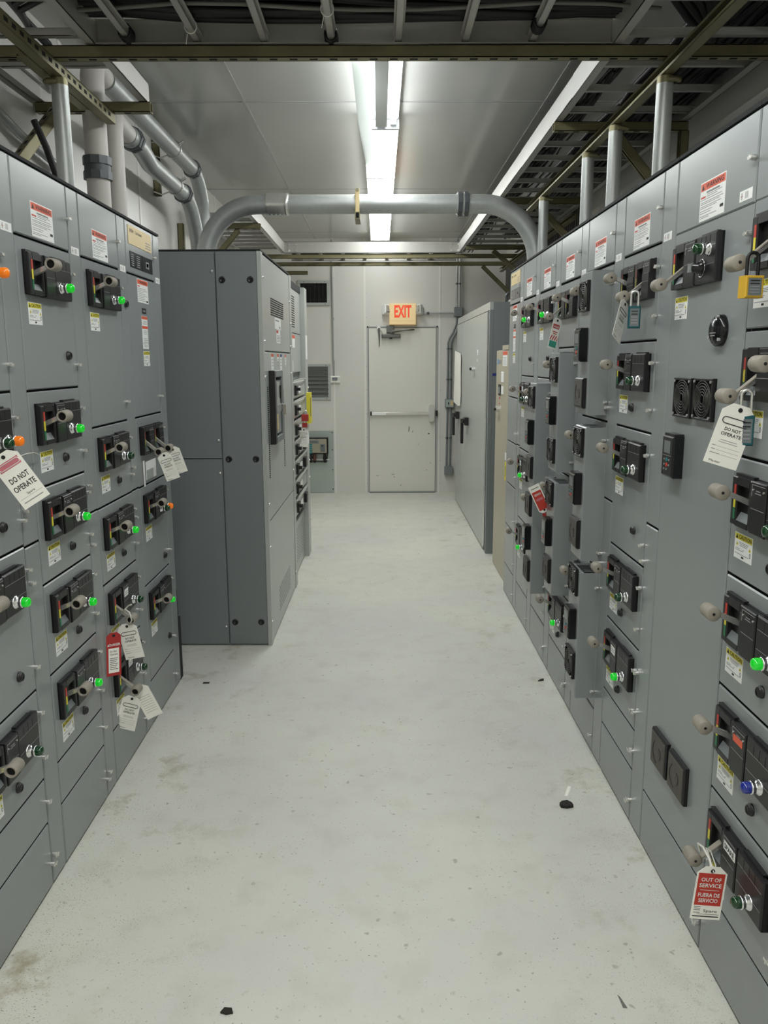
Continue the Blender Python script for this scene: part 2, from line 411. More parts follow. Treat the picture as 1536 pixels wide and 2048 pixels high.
def handle_mesh(on):
    b = MB(); z = 0.090 if on else 0.012
    zs = 0.062 if on else 0.056
    # two-rail arm
    for dx in (-0.009, 0.003):
        b.add([(dx, -0.004, zs+0.010), (dx+0.004, -0.004, zs+0.010), (dx+0.004, -0.062, z+0.006), (dx, -0.062, z+0.006),
               (dx, -0.004, zs-0.006), (dx+0.004, -0.004, zs-0.006), (dx+0.004, -0.062, z-0.007), (dx, -0.062, z-0.007)],
              [(0,1,2,3), (7,6,5,4), (0,3,7,4), (1,5,6,2), (2,6,7,3), (0,4,5,1)], STEEL)
    if not on: b.add([(-0.009, -0.004, zs+0.011), (0.009, -0.004, zs+0.011), (0.009, -0.058, z+0.010), (-0.009, -0.058, z+0.010), (-0.009, -0.004, zs+0.008), (0.009, -0.004, zs+0.008), (0.009, -0.058, z+0.006), (-0.009, -0.058, z+0.006)],
          [(0,1,2,3), (7,6,5,4), (0,3,7,4), (1,5,6,2), (2,6,7,3), (0,4,5,1)], BEIGE)
    return b
def grip_mesh(on):
    b = MB(); z = 0.090 if on else 0.012
    r = 0.0192
    b.lathe((0.010, -0.074, z), (-1, 0, 0), [(0.0, 0.0), (0.0, r-0.002), (0.002, r), (0.048, r*0.96), (0.051, r*0.86), (0.051, r*0.68), (0.042, r*0.66)], BEIGE, n=20)
    b.lathe((0.010, -0.074, z), (-1, 0, 0), [(0.041, r*0.68), (0.041, 0.0)], VOID, n=20)
    b.cyl((0.0105, -0.074, z), (0.0095, -0.074, z), 0.004, INK, n=8)
    return b
def pilot(lensm):
    def f():
        b = MB()
        b.lathe((0, -0.022, 0), (0, -1, 0), [(0, 0.019), (0.004, 0.019), (0.004, 0.0165), (0.009, 0.0165), (0.010, 0.014), (0.017, 0.014), (0.018, 0.0165), (0.023, 0.0165), (0.024, 0.013)], CHROME, n=14)
        b.lathe((0, -0.044, 0), (0, -1, 0), [(0, 0.0142), (0.012, 0.0148), (0.019, 0.0128), (0.022, 0.008), (0.023, 0.0)], lensm, n=16)
        return b
    return f
def reset_btn():
    b = MB()
    b.lathe((0, 0, 0), (0, -1, 0), [(0, 0.0155), (0.005, 0.0155), (0.006, 0.0135), (0.011, 0.013), (0.0125, 0.011), (0.0105, 0.0095), (0.0105, 0.0)], BLACK, n=18)
    return b
def caution():
    b = MB(); W_, H_ = 0.100, 0.067
    b.box(0, W_, -0.0006, 0, 0, H_, WHITE); o = (0, -0.0006, 0)
    b.rect(o, U, V, 0.002, W_-0.002, 0.050, 0.065, YEL)
    b.text('CAUTION', (0.024, -0.0006, 0.0525), U, V, 0.070, 0.0105, INK)
    b.plate((0.006, -0.0009, 0.052), U, V, [(0,0),(0.013,0),(0.0065,0.0115)], 0.0002, INK)
    b.plate((0.009, -0.0009, 0.034), U, V, [(0,0),(0.013,0),(0.0065,0.011)], 0.0002, YEL)
    b.plate((0.081, -0.0009, 0.030), U, V, [(0,0),(0.013,0),(0.0065,0.011)], 0.0002, YEL)
    b.plate((0.0135, -0.0011, 0.036), U, V, [(0,0),(0.004,0),(0.002,0.006)], 0.0001, INK)
    b.plate((0.0855, -0.0011, 0.032), U, V, [(0,0),(0.004,0),(0.002,0.006)], 0.0001, INK)
    for z, a, c in ((0.043, 0.026, 0.078), (0.039, 0.028, 0.076), (0.035, 0.030, 0.072), (0.026, 0.008, 0.034), (0.022, 0.008, 0.052), (0.026, 0.048, 0.056), (0.0125, 0.004, 0.084)):
        b.rect(o, U, V, a, c, z, z+0.0016, GINK)
    b.text('0', (0.086, -0.0006, 0.014), U, V, 0.008, 0.014, INK)
    b.rect(o, U, V, 0.043, 0.056, 0.0045, 0.0095, INK)
    return b
def warning():
    b = MB(); W_, H_ = 0.172, 0.105
    b.box(0, W_, -0.0006, 0, 0, H_, WHITE); o = (0, -0.0006, 0)
    b.rect(o, U, V, 0.003, W_-0.003, 0.081, 0.102, RED if False else ORANGE)
    b.plate((0.010, -0.0009, 0.084), U, V, [(0,0),(0.018,0),(0.009,0.015)], 0.0002, INK)
    b.text('WARNING', (0.040, -0.0006, 0.085), U, V, 0.118, 0.0135, INK)
    b.rect(o, U, V, 0.045, 0.135, 0.0715, 0.0765, GINK)
    b.rect(o, U, V, 0.006, 0.040, 0.061, 0.066, RED)
    for z, a, c in ((0.067, 0.050, 0.150), (0.062, 0.048, 0.120), (0.056, 0.006, 0.150), (0.049, 0.006, 0.160), (0.0445, 0.006, 0.140), (0.038, 0.006, 0.150), (0.0335, 0.006, 0.120), (0.026, 0.006, 0.090), (0.020, 0.006, 0.080), (0.012, 0.006, 0.120), (0.0075, 0.006, 0.070)):
        b.rect(o, U, V, a, c, z, z+0.0017, GINK)
    b.rect(o, U, V, 0.142, 0.164, 0.018, 0.026, INK)
    return b
def idlabel():
    b = MB(); b.box(0, 0.072, -0.0006, 0, 0, 0.026, WHITE); o = (0, -0.0006, 0)
    for a in (0.010, 0.014, 0.032, 0.037, 0.042, 0.047): b.rect(o, U, V, a, a+0.0022, 0.005, 0.021, GINK)
    b.rect(o, U, V, 0.006, 0.020, 0.012, 0.0135, RED)
    return b
def latch():
    b = MB(); b.cyl((0, 0.0, 0), (0, -0.012, 0), 0.0072, STEEL, n=10); b.box(-0.003, 0.003, -0.018, -0.012, -0.006, 0.006, STEEL)
    b.box(-0.014, 0.012, -0.016, -0.012, -0.0035, 0.0035, STEEL); return b
def screw():
    b = MB(); b.lathe((0, 0, 0), (0, -1, 0), [(0, 0.007), (0.005, 0.0065), (0.007, 0.004), (0.007, 0)], STEEL, n=10); return b
def whitelabel():
    b = MB(); b.box(0, 0.05, -0.0006, 0, 0, 0.03, WHITE)
    for z in (0.008, 0.016): b.rect((0, -0.0006, 0), U, V, 0.006, 0.044, z, z+0.003, GINK)
    return b
def spare_label():
    b = MB(); b.box(0, 0.068, -0.0006, 0, 0, 0.024, WHITE); b.text('SPARE', (0.006, -0.0006, 0.005), U, V, 0.056, 0.014, INK); return b
def orange_label():
    b = MB(); b.box(0, 0.052, -0.0006, 0, 0, 0.018, ORANGE); return b
def fan():
    b = MB(); w_, h_ = 0.136, 0.118; cx, cz = w_/2, h_/2
    b.box(0, w_, -0.004, 0, 0, h_, VOID)
    t = 0.007
    b.box(0, w_, -0.013, 0, 0, t, BLACK, ch=0.002); b.box(0, w_, -0.013, 0, h_-t, h_, BLACK, ch=0.002)
    b.box(0, t, -0.013, 0, t, h_-t, BLACK, ch=0.002); b.box(w_-t, w_, -0.013, 0, t, h_-t, BLACK, ch=0.002)
    for k, r in enumerate((0.013, 0.021, 0.029, 0.037, 0.045, 0.052)):
        n = 24
        b.tube([(cx+r*1.13*math.cos(2*PI*i/n), -0.012, cz+r*math.sin(2*PI*i/n)) for i in range(n)], 0.0014, RINGM, n=4, closed=True)
    b.lathe((cx, -0.004, cz), (0, -1, 0), [(0, 0.016), (0.004, 0.015), (0.005, 0)], BLACKG, n=14)
    for a in (0.35, 0.35+PI/2, 0.35+PI, 0.35+1.5*PI):
        b.tube([(cx+0.012*math.cos(a), -0.011, cz+0.012*math.sin(a)), (cx+0.04*math.cos(a+0.35), -0.011, cz+0.036*math.sin(a+0.35)), (cx+0.064*math.cos(a+0.5), -0.011, cz+0.055*math.sin(a+0.5))], 0.0022, BLACK, n=5)
    for x in (0.010, w_-0.010):
        for z in (0.010, h_-0.010): b.cyl((x, -0.0155, z), (x, -0.012, z), 0.004, STEEL, n=8)
    return b
def filt():
    b = MB(); w_, h_ = 0.136, 0.122; cx, cz = w_/2, h_/2
    b.box(0, w_, -0.016, 0, 0, h_, BLACK, ch=0.005); b.box(0.008, w_-0.008, -0.0175, -0.01, 0.008, h_-0.008, DUSTY, ch=0.002)
    n = 14
    b.tube([(cx+0.040*math.cos(2.2+2.4*i/n), -0.0180, cz+0.038*math.sin(2.2+2.4*i/n)) for i in range(n+1)], 0.0014, BLACK, n=5)
    b.tube([(cx+0.018*math.cos(-1.2+2.6*i/n)+0.012, -0.0180, cz+0.020*math.sin(-1.2+2.6*i/n)) for i in range(n+1)], 0.0014, BLACK, n=5)
    b.tube([(cx+0.012, -0.018, cz+0.02), (cx+0.0, -0.018, cz), (cx+0.008, -0.018, cz-0.02)], 0.0014, CABLEG, n=5)
    return b
def keypad():
    b = MB(); w_, h_ = 0.094, 0.128
    b.box(0, w_, -0.034, 0, 0, h_, BLACKG, ch=0.006); b.box(0.01, w_-0.004, -0.030, 0, h_-0.004, h_+0.006, BLACK)
    b.box(0.020, 0.072, -0.0345, -0.033, 0.074, 0.112, SCREEN)
    b.box(0.012, w_-0.012, -0.0343, -0.0335, 0.066, 0.0675, GINK)
    for x, z, c in ((0.050, 0.054, TEALP), (0.050, 0.038, RED), (0.030, 0.054, GINK), (0.030, 0.038, GINK), (0.068, 0.038, GINK), (0.030, 0.024, GINK), (0.050, 0.024, GINK), (0.068, 0.054, GINK)):
        s_ = 0.0065 if c in (TEALP, RED) else 0.003
        b.cyl((x, -0.0362, z), (x, -0.033, z), s_, c, n=10)
    return b
def bump_box(h, vent):
    def f():
        b = MB(); b.box(0.0, 0.172, -0.083, 0, 0, h, GREYD if False else GREY, ch=0.004)
        if vent:
            b.box(0.035, 0.165, -0.062, -0.012, h, h+0.0012, VOID)
            for k in range(6): b.box(0.038+k*0.021, 0.048+k*0.021, -0.06, -0.014, h+0.001, h+0.003, GREYD)
        return b
    return f
def M(key, fn): return cached(key, fn)

def add_op(door, u0, zb, kind='full', on=(True,), lampc=None, lampu=0.0, lamp2=None, plate=None, lamp_z=0.036):
    """operator panel with its handle, strip and lamp as pieces of the door"""
    me = {'full': M('operator_panel', op_full), 'short': M('operator_panel_short', op_short), 'dual': M('operator_panel_dual', op_dual)}[kind]
    put('operator_panel', me, door, (u0, 0, zb))
    offs = (0.0,) if kind != 'dual' else (0.0, 0.168)
    for o, st in zip(offs, on):
        put('position_strip', M('position_strip', position_strip), door, (u0+o+0.016, 0, zb+0.016))
        a = put('handle_arm', M(('handle_arm', st), lambda: handle_mesh(st)), door, (u0+o+0.064, 0, zb))
        put('handle_grip', M(('handle_grip', st), lambda: grip_mesh(st)), door, (u0+o+0.064, 0, zb))
    if lampc: put('pilot_lamp', M(('pilot_lamp', lampc.name), pilot(lampc)), door, (lampu, 0, zb+lamp_z))
    if lamp2: put('pilot_lamp', M(('pilot_lamp', lamp2.name), pilot(lamp2)), door, (lampu+0.062, 0, zb+lamp_z))
    if plate:
        fn = {'white': whitelabel, 'spare': spare_label, 'orange': orange_label}[plate]
        put('nameplate', M('nameplate_'+plate, fn), door, (u0+(0.122 if plate == 'spare' else 0.126), -0.0242, zb+(0.078 if plate == 'white' else 0.084)))

def section(side, y, W_, DW, depth, label, specs, split=1.134, wire=True, cover='warn', wire_lat=()):
    """one vertical section. local x runs along the front, y into the cabinet, z up"""
    loc, rz = ((-1.075, y, 0), PI/2) if side == 'L' else ((0.92, y, 0), -PI/2)
    root = tag(empty('control_section', loc, rz), label, 'switchgear', 'motor control sections of the two rows')
    b = MB(); b.box(0.001, W_-0.001, 0.018, depth, 0.0, 2.286, GREYD); b.box(0.004, W_-0.004, 0.016, 0.018, 0.01, 2.28, GAP)  # dark sheet behind the doors stands in for shade in the gaps
    b.build('enclosure', root)
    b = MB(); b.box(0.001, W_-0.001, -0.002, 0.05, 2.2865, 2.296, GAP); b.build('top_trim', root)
    g = 0.0036
    def slab(name, u0, u1, z0, z1):
        bb = MB(); bb.box(u0+g, u1-g, 0, 0.005, z0+g, z1-g, GREY, ch=0.0034); bb.box(u0+g+0.0006, u1-g-0.0006, 0.005, 0.016, z0+g+0.0006, z1-g-0.0006, GAP); return bb.build(name, root)  # door edges painted dark so the seams look shaded
    if wire:
        slab('wireway_door', DW, W_, split, 2.286); slab('wireway_door', DW, W_, 0.004, split)
    dw = DW if wire else W_
    for z in wire_lat: put('latch', M('latch', latch), root, (DW+0.012, 0, z))
    cv = slab('cover_door', 0, dw, 2.063, 2.286)
    lu = dw-0.010
    put('latch', M('latch', latch), cv, (lu, 0, 2.172))
    if cover == 'warn': put('warning_label', M('warning_label', warning), cv, (0.13 if side == 'L' else (0.115 if wire else 0.185), 0, 2.074))
    if cover == 'plate':
        b = MB(); b.box(0.045, 0.400, -0.002, 0, 2.188, 2.268, CREAM, ch=0.001); o = (0, -0.002, 0)
        b.text('EATON', (0.065, -0.002, 2.240), U, V, 0.055, 0.014, INK); b.text('Cutler-Hammer', (0.150, -0.002, 2.240), U, V, 0.10, 0.014, INK)
        for z in (2.222, 2.210, 2.199): b.rect(o, U, V, 0.30, 0.385, z, z+0.004, GINK)
        b.build('maker_plate', cv)
        b = MB(); b.box(0.055, 0.235, -0.002, 0, 2.092, 2.160, BLACKG, ch=0.001); b.box(0.238, 0.405, -0.002, 0, 2.092, 2.160, BLACKG, ch=0.001)
        for k in range(6): b.rect((0, -0.002, 0), U, V, 0.07, 0.11, 2.10+k*0.009, 2.1035+k*0.009, GINK); b.rect((0, -0.002, 0), U, V, 0.15, 0.20, 2.10+k*0.009, 2.1035+k*0.009, GINK)
        b.rect((0, -0.002, 0), U, V, 0.295, 0.345, 2.11, 2.14, GINK); b.rect((0, -0.002, 0), U, V, 0.305, 0.335, 2.117, 2.133, INK)
        b.build('data_plate', cv)
    put('section_number_label', M('idlabel', idlabel), cv if not wire else root, ((DW+0.020) if wire else 0.450, 0, 2.060 if wire else 2.080))
    for s in specs:
        z0, z1 = s['z']
        d = slab('unit_door', 0, dw, z0, z1)
        h = z1-z0
        op = s.get('op')
        if op:
            u0 = s.get('u0', 0.040); zb = z1-0.043-OPH
            add_op(d, u0, zb, op, s.get('on', (True,)), s.get('lamp'), s.get('lampu', 0.275 if side == 'L' else 0.316), s.get('lamp2'), s.get('plate'), s.get('lz', 0.036))
            if s.get('caut', True): put('caution_label', M('caution_label', caution), d, (0.055 if side == 'L' else 0.036, 0, zb-0.022-0.067))
            put('latch', M('latch', latch), d, (dw-0.006, 0, z1-0.075))
        if 'reset' in s:
            ru, rz_ = s['reset']; put('reset_button', M('reset_button', reset_btn), d, (ru, 0, rz_))
        if h > 0.1: put('latch', M('latch', latch), d, (dw-0.008, 0, z0+0.078))
        for bx in s.get('boxes', ()):
            zt, zl = bx[0], bx[1]
            put('drive_housing', M(('drive_housing', round(zt-zl, 3), bx[2]), bump_box(zt-zl, bx[2])), d, (0.234, 0, zl))
            for kind, zc in bx[3]:
                if kind == 'fan': put('fan_grille', M('fan_grille', fan), d, (0.252, -0.083, zc-0.059))
                if kind == 'filter': put('filter_cover', M('filter_cover', filt), d, (0.252, -0.083, zc-0.061))
                if kind == 'keypad': put('keypad', M('keypad', keypad), d, (0.288, -0.083, zc-0.064))
        s['obj'] = d
    return root

B_, F_, DKL = True, False, 0.41
WL, DL = 0.5435, 0.434
# ---------------------------------------------------------------- left row (nearest first)
section('L', 1.966, WL, DL, DKL, 'nearest left-row control section, amber and green lamps, cut by the photo edge', [
    dict(z=(1.603, 2.063), op='full', lamp=AMBER, lampu=0.335, lz=0.036),
    dict(z=(1.142, 1.603), op='full', lamp=DARKG, lampu=0.275, lamp2=AMBER, reset=(0.300, 1.226), caut=False),
    dict(z=(0.680, 1.142), op='full', lamp=LITG, lampu=0.292, reset=(0.320, 0.768)),
    dict(z=(0.378, 0.680), op='full', lamp=DARKG, lampu=0.292, reset=(0.250, 0.449)),
    dict(z=(0.224, 0.378)), dict(z=(0.004, 0.224))], wire_lat=(1.245, 1.02, 0.102))
section('L', 2.509, WL, DL, DKL, 'left-row control section with five stacked handles and all five lamps lit green', [
    dict(z=(1.600, 2.063), op='full', lamp=LITG, reset=(0.349, 1.709), plate=None),
    dict(z=(1.294, 1.600), op='full', lamp=LITG, reset=(0.255, 1.369)),
    dict(z=(0.984, 1.294), op='full', lamp=LITG, reset=(0.255, 1.058)),
    dict(z=(0.680, 0.984), op='full', lamp=LITG, reset=(0.255, 0.752)),
    dict(z=(0.373, 0.680), op='full', lamp=LITG, reset=(0.255, 0.446)),
    dict(z=(0.222, 0.373)), dict(z=(0.004, 0.222))], wire_lat=(1.24, 1.017, 0.103))
secC = section('L', 3.053, WL, DL, DKL, 'left-row control section whose two lowest handles are down and hung with tags', [
    dict(z=(1.443, 2.063), op='full', lamp=LITG),
    dict(z=(1.132, 1.443), op='full', lamp=DARKG, reset=(0.258, 1.210)),
    dict(z=(0.828, 1.132), op='full', lamp=LITG, reset=(0.258, 0.903)),
    dict(z=(0.524, 0.828), op='full', on=(False,), lamp=DARKG, plate='white', lampu=0.282),
    dict(z=(0.224, 0.524), op='full', on=(False,), lamp=DARKG, plate='white', lampu=0.282),
    dict(z=(0.004, 0.224))], wire_lat=(1.237, 1.016, 0.107))
put('reset_button', M('reset_button', reset_btn), secC, (0.496, 0, 1.929))
secD = section('L', 3.597, WL, DL, DKL, 'farthest left-row control section, cream maker plate on top, paired tagged handles', [
    dict(z=(1.443, 2.063)),
    dict(z=(1.130, 1.443), op='dual', on=(False, False), caut=False),
    dict(z=(0.672, 1.130), op='full', lamp=DARKG, lamp2=AMBER, lampu=0.245, reset=(0.345, 0.739)),
    dict(z=(0.213, 0.672), op='full', lamp=LITG, lampu=0.255, reset=(0.350, 0.318)),
    dict(z=(0.004, 0.213))], cover='plate')
def d_labels(root, u=0.0):
    b = MB(); b.box(0.140, 0.310, -0.0006, 0, 1.950, 2.052, WHITE); o = (0, -0.0006, 0)
    b.rect(o, U, V, 0.143, 0.307, 2.030, 2.050, ORANGE); b.text('WARNING', (0.18, -0.0006, 2.034), U, V, 0.11, 0.012, INK)
    for k in range(8): b.rect(o, U, V, 0.147, 0.29-0.02*(k % 3), 1.958+k*0.0075, 1.960+k*0.0075, GINK)
    b.rect(o, U, V, 0.147, 0.18, 2.019, 2.024, RED); b.rect(o, U, V, 0.275, 0.30, 1.955, 1.963, INK); b.build('warning_label', root)
    b = MB(); b.box(0.195, 0.260, -0.001, 0, 1.902, 1.927, INK); b.rect((0, -0.001, 0), U, V, 0.21, 0.245, 1.911, 1.918, GINK); b.build('small_plate', root)
    b = MB(); b.box(0.180, 0.272, -0.0006, 0, 1.745, 1.892, WHITE)
    for z in (1.878, 1.835): b.rect(o, U, V, 0.180, 0.272, z, z+0.013, ORANGE)
    for z in (1.868, 1.862, 1.856, 1.825, 1.818, 1.811, 1.79, 1.782, 1.774, 1.762, 1.755): b.rect(o, U, V, 0.20, 0.26, z, z+0.002, GINK)
    b.rect(o, U, V, 0.18, 0.272, 1.769, 1.7705, GREYD); b.build('notice_strip', root)
    put('caution_label', M('caution_label', caution), root, (0.180, 0, 1.668))
d_labels(secD)
b = MB(); b.box(0.545, 0.60, 0.002, 0.20, 0.0, 0.34, GAP); b.box(0.545, 0.556, 0.002, 0.20, 0.34, 0.5, GAP); b.build('end_plate', secD)

# ---------------------------------------------------------------- right row (farthest first)
WR, DR, DKR = 0.5375, 0.413, 0.50
sec = section('R', 5.845, WR, DR, DKR, 'farthest right-row control section, blank doors under a cream maker plate', [
    dict(z=(1.436, 2.060)), dict(z=(1.127, 1.436)), dict(z=(0.826, 1.127)), dict(z=(0.520, 0.826)), dict(z=(0.220, 0.520)), dict(z=(0.004, 0.220))], cover='plate', wire_lat=(1.2, 1.0))
d_labels(sec)
section('R', 5.307, WR, DR, DKR, 'right-row control section with four upward handles, second from the far end', [
    dict(z=(1.590, 2.060), op='full', lamp=LITG, lampu=0.345, reset=(0.310, 1.696)),
    dict(z=(1.124, 1.590), op='full', lamp=DARKG, lampu=0.345, plate='white'),
    dict(z=(0.667, 1.124), op='full', lamp=LITG, lampu=0.340, plate='white'),
    dict(z=(0.216, 0.667), op='full', lamp=LITG, lampu=0.340),
    dict(z=(0.004, 0.216))])
section('R', 4.770, WR, DR, DKR, 'right-row control section with the lowest-topped and farthest of the drive housings', [
    dict(z=(1.590, 2.060), op='full', lamp=LITG, lampu=0.345, reset=(0.300, 1.698)),
    dict(z=(0.980, 1.590), op='short', caut=False, boxes=[(1.566, 1.017, False, [('fan', 1.49), ('keypad', 1.30), ('filter', 1.11)])]),
    dict(z=(0.217, 0.980), op='short', caut=False, boxes=[(0.956, 0.405, False, [('filter', 0.90), ('keypad', 0.715), ('filter', 0.53)])]),
    dict(z=(0.004, 0.217))], wire_lat=(0.45, 0.10))
section('R', 4.232, WR, DR, DKR, 'right-row control section with paired handles at top over two middle drive housings', [
    dict(z=(1.748, 2.060), op='dual', on=(False, True), caut=False),
    dict(z=(1.130, 1.748), op='short', caut=False, boxes=[(1.723, 1.161, True, [('fan', 1.643), ('keypad', 1.45), ('fan', 1.26)])]),
    dict(z=(0.524, 1.130), op='short', caut=False, boxes=[(1.108, 0.553, True, [('fan', 1.05), ('keypad', 0.86), ('filter', 0.67)])]),
    dict(z=(0.215, 0.524), op='full', lamp=LITG, lampu=0.330, reset=(0.232, 0.292)),
    dict(z=(0.004, 0.215))], wire_lat=(1.1, 0.103))
section('R', 3.694, WR, DR, DKR, 'right-row control section with three drive housings, nearest of those with housings', [
    dict(z=(1.442, 2.060), op='short', caut=False, boxes=[(2.034, 1.469, True, [('fan', 1.94), ('keypad', 1.745), ('filter', 1.555)])]),
    dict(z=(0.820, 1.442), op='short', caut=False, boxes=[(1.419, 0.862, True, [('fan', 1.353), ('keypad', 1.16), ('filter', 0.97)])]),
    dict(z=(0.205, 0.820), op='short', caut=False, boxes=[(0.809, 0.253, True, [('fan', 0.762), ('keypad', 0.575), ('fan', 0.39)])]),
    dict(z=(0.004, 0.205))], wire_lat=(1.5, 0.9, 0.86))
section('R', 3.157, WR, DR, DKR, 'right-row control section with two handles side by side at top and four below', [
    dict(z=(1.752, 2.063), op='dual', on=(True, False), caut=False),
    dict(z=(1.441, 1.752), op='full', lamp=DARKG, reset=(0.197, 1.518)),
    dict(z=(0.973, 1.441), op='full', lamp=DARKG, reset=(0.293, 1.082)),
    dict(z=(0.667, 0.973), op='full', lamp=DARKG, reset=(0.195, 0.741)),
    dict(z=(0.362, 0.667), op='full', lamp=LITG, plate='white', reset=(0.203, 0.434)),
    dict(z=(0.208, 0.362)), dict(z=(0.004, 0.208))], wire_lat=(1.0, 0.59, 0.44, 0.29, 0.098))
# wide drive section
sp = [dict(z=(0.204, 2.069), op='full', on=(False,), lamp=DARKG, lampu=0.328, lz=0.086), dict(z=(0.004, 0.204))]
r7 = section('R', 2.619, WR, WR, DKR, 'wide single-door right-row section with two pairs of fan grilles and a black keypad', sp, wire=False)
big = sp[0]['obj']
for u, kind, z in ((0.098, 'fan', 1.517), (0.255, 'fan', 1.519), (0.098, 'filter', 0.366), (0.255, 'filter', 0.366)):
    put('fan_grille' if kind == 'fan' else 'filter_cover', M('fan_grille' if kind == 'fan' else 'filter_cover', fan if kind == 'fan' else filt), big, (u, 0, z))
put('keypad', M('keypad', keypad), big, (0.088, 0, 1.332))
b = MB()
b.lathe((0.285, 0, 1.938), (0, -1, 0), [(0.022, 0.022), (0.024, 0.022), (0.024, 0.017), (0.034, 0.016), (0.036, 0.013), (0.05, 0.012), (0.052, 0.0)], BLACKG, n=18)
b.tube([(0.285+0.024*math.cos(2*PI*i/20), -0.0235, 1.938+0.024*math.sin(2*PI*i/20)) for i in range(20)], 0.0009, CHROME, n=4, closed=True)
b.box(0.281, 0.289, -0.060, -0.05, 1.926, 1.950, CHROME); b.build('selector_knob', big)
b = MB(); b.lathe((0.397, 0, 1.765), (0, -1, 0), [(0, 0.043), (0.014, 0.042), (0.020, 0.036), (0.022, 0.030), (0.024, 0.029), (0.024, 0.0)], BLACKG, n=28)
for a in (1.2, 3.6, 5.6): b.cyl((0.397+0.038*math.cos(a), -0.022, 1.765+0.038*math.sin(a)), (0.397+0.038*math.cos(a), -0.016, 1.765+0.038*math.sin(a)), 0.005, CHROME, n=8)
b.rect((0, -0.0242, 0), U, V, 0.378, 0.416, 1.757, 1.760, GINK); b.rect((0, -0.0242, 0), U, V, 0.382, 0.412, 1.750, 1.753, GINK); b.rect((0, -0.0242, 0), U, V, 0.392, 0.402, 1.775, 1.780, GINK)
b.build('round_port_cover', big)
section('R', 2.081, WR, DR, DKR, 'nearest right-row control section, red out-of-service tag and yellow padlock on it', [
    dict(z=(1.760, 2.071), op='full', on=(False,), lamp=DARKG),
    dict(z=(1.446, 1.760), op='dual', on=(False, True)),
    dict(z=(1.134, 1.446), op='full', lamp=DARKG, reset=(0.245, 1.205)),
    dict(z=(0.825, 1.134), op='full', lamp=LITG, reset=(0.245, 0.900)),
    dict(z=(0.520, 0.825), op='full', lamp=BLUEL, plate='orange', reset=(0.245, 0.590)),
    dict(z=(0.217, 0.520), op='full', on=(False,), lamp=DARKG, plate='spare'),
    dict(z=(0.004, 0.217))])

# ================================================================== SWITCHBOARD (left, beyond the left row)
sw = tag(empty('switchboard', (-0.655, 4.68, 0), R(89.2)), 'tall grey switchboard with a plain dark side facing the camera, behind the left row', 'switchgear')
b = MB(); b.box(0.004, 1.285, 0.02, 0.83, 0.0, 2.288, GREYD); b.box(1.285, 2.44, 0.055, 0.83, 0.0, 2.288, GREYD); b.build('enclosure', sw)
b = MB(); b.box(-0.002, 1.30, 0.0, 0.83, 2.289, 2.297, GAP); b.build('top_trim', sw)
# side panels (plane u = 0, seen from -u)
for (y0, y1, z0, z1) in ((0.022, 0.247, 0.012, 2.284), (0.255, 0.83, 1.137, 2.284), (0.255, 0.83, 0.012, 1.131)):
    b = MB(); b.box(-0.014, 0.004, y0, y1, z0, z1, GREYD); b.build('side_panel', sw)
for z in (2.133, 1.131, 0.148):
    for y in (0.215, 0.058):
        b = MB(); b.lathe((-0.014, y, z), (-1, 0, 0), [(0, 0.019), (0.003, 0.018), (0.003, 0.011), (0.001, 0.010), (0.001, 0)], BLACK, n=16); b.build('knockout_plug', sw)
for z in (2.18, 1.24, 1.05, 0.12):
    b = MB(); b.lathe((-0.014, 0.27, z), (-1, 0, 0), [(0, 0.008), (0.004, 0.007), (0.006, 0)], STEEL, n=10); b.build('panel_screw', sw)
b = MB(); b.box(-0.014, 0.045, -0.004, 0.02, 0.0, 2.286, GREYL, ch=0.002); b.build('corner_post', sw)
b = MB(); b.box(1.26, 1.36, -0.004, 0.06, 0.0, 2.286, GREYL, ch=0.002); b.build('corner_post', sw)
b = MB(); b.box(2.27, 2.45, -0.004, 0.06, 0.0, 2.286, GREYL, ch=0.002); b.build('corner_post', sw)
def swdoor(u0, u1, z0, z1, y=0.0, name='front_door'):
    bb = MB(); bb.box(u0, u1, y, y+0.018, z0, z1, GREYL, ch=0.002); return bb.build(name, sw)
d1 = swdoor(0.050, 1.255, 1.748, 2.278); d2 = swdoor(0.050, 1.255, 0.752, 1.738); d3 = swdoor(0.050, 1.255, 0.01, 0.744)
b = MB()
for i in range(8):
    for j in range(9): b.box(0.335+j*0.066, 0.335+j*0.066+0.058, -0.0006, 0, 1.960+i*0.0135, 1.9685+i*0.0135, VOID)
b.build('louvre_slots', d1)
b = MB(); b.box(0.50, 0.78, -0.0006, 0, 1.886, 1.957, WHITE); b.rect((0, -0.0006, 0), U, V, 0.53, 0.70, 1.935, 1.943, GINK); b.rect((0, -0.0006, 0), U, V, 0.70, 0.75, 1.892, 1.906, GINK)
b.box(0.56, 0.74, -0.0006, 0, 1.80, 1.882, WHITE); b.rect((0, -0.0006, 0), U, V, 0.56, 0.65, 1.862, 1.880, RED)
for k in range(5): b.rect((0, -0.0006, 0), U, V, 0.58, 0.72, 1.81+k*0.009, 1.813+k*0.009, GINK)
b.build('notice_labels', d1)
for u, z in ((0.025, 2.15), (0.025, 1.80), (1.245, 2.10), (1.245, 1.79), (0.025, 1.60), (1.245, 1.60), (0.025, 0.86), (1.245, 0.9), (0.025, 0.6), (0.025, 0.14), (1.275, 0.12), (1.275, 1.95)):
    put('panel_screw', M('panel_screw', screw), sw, (u, -0.004, z))
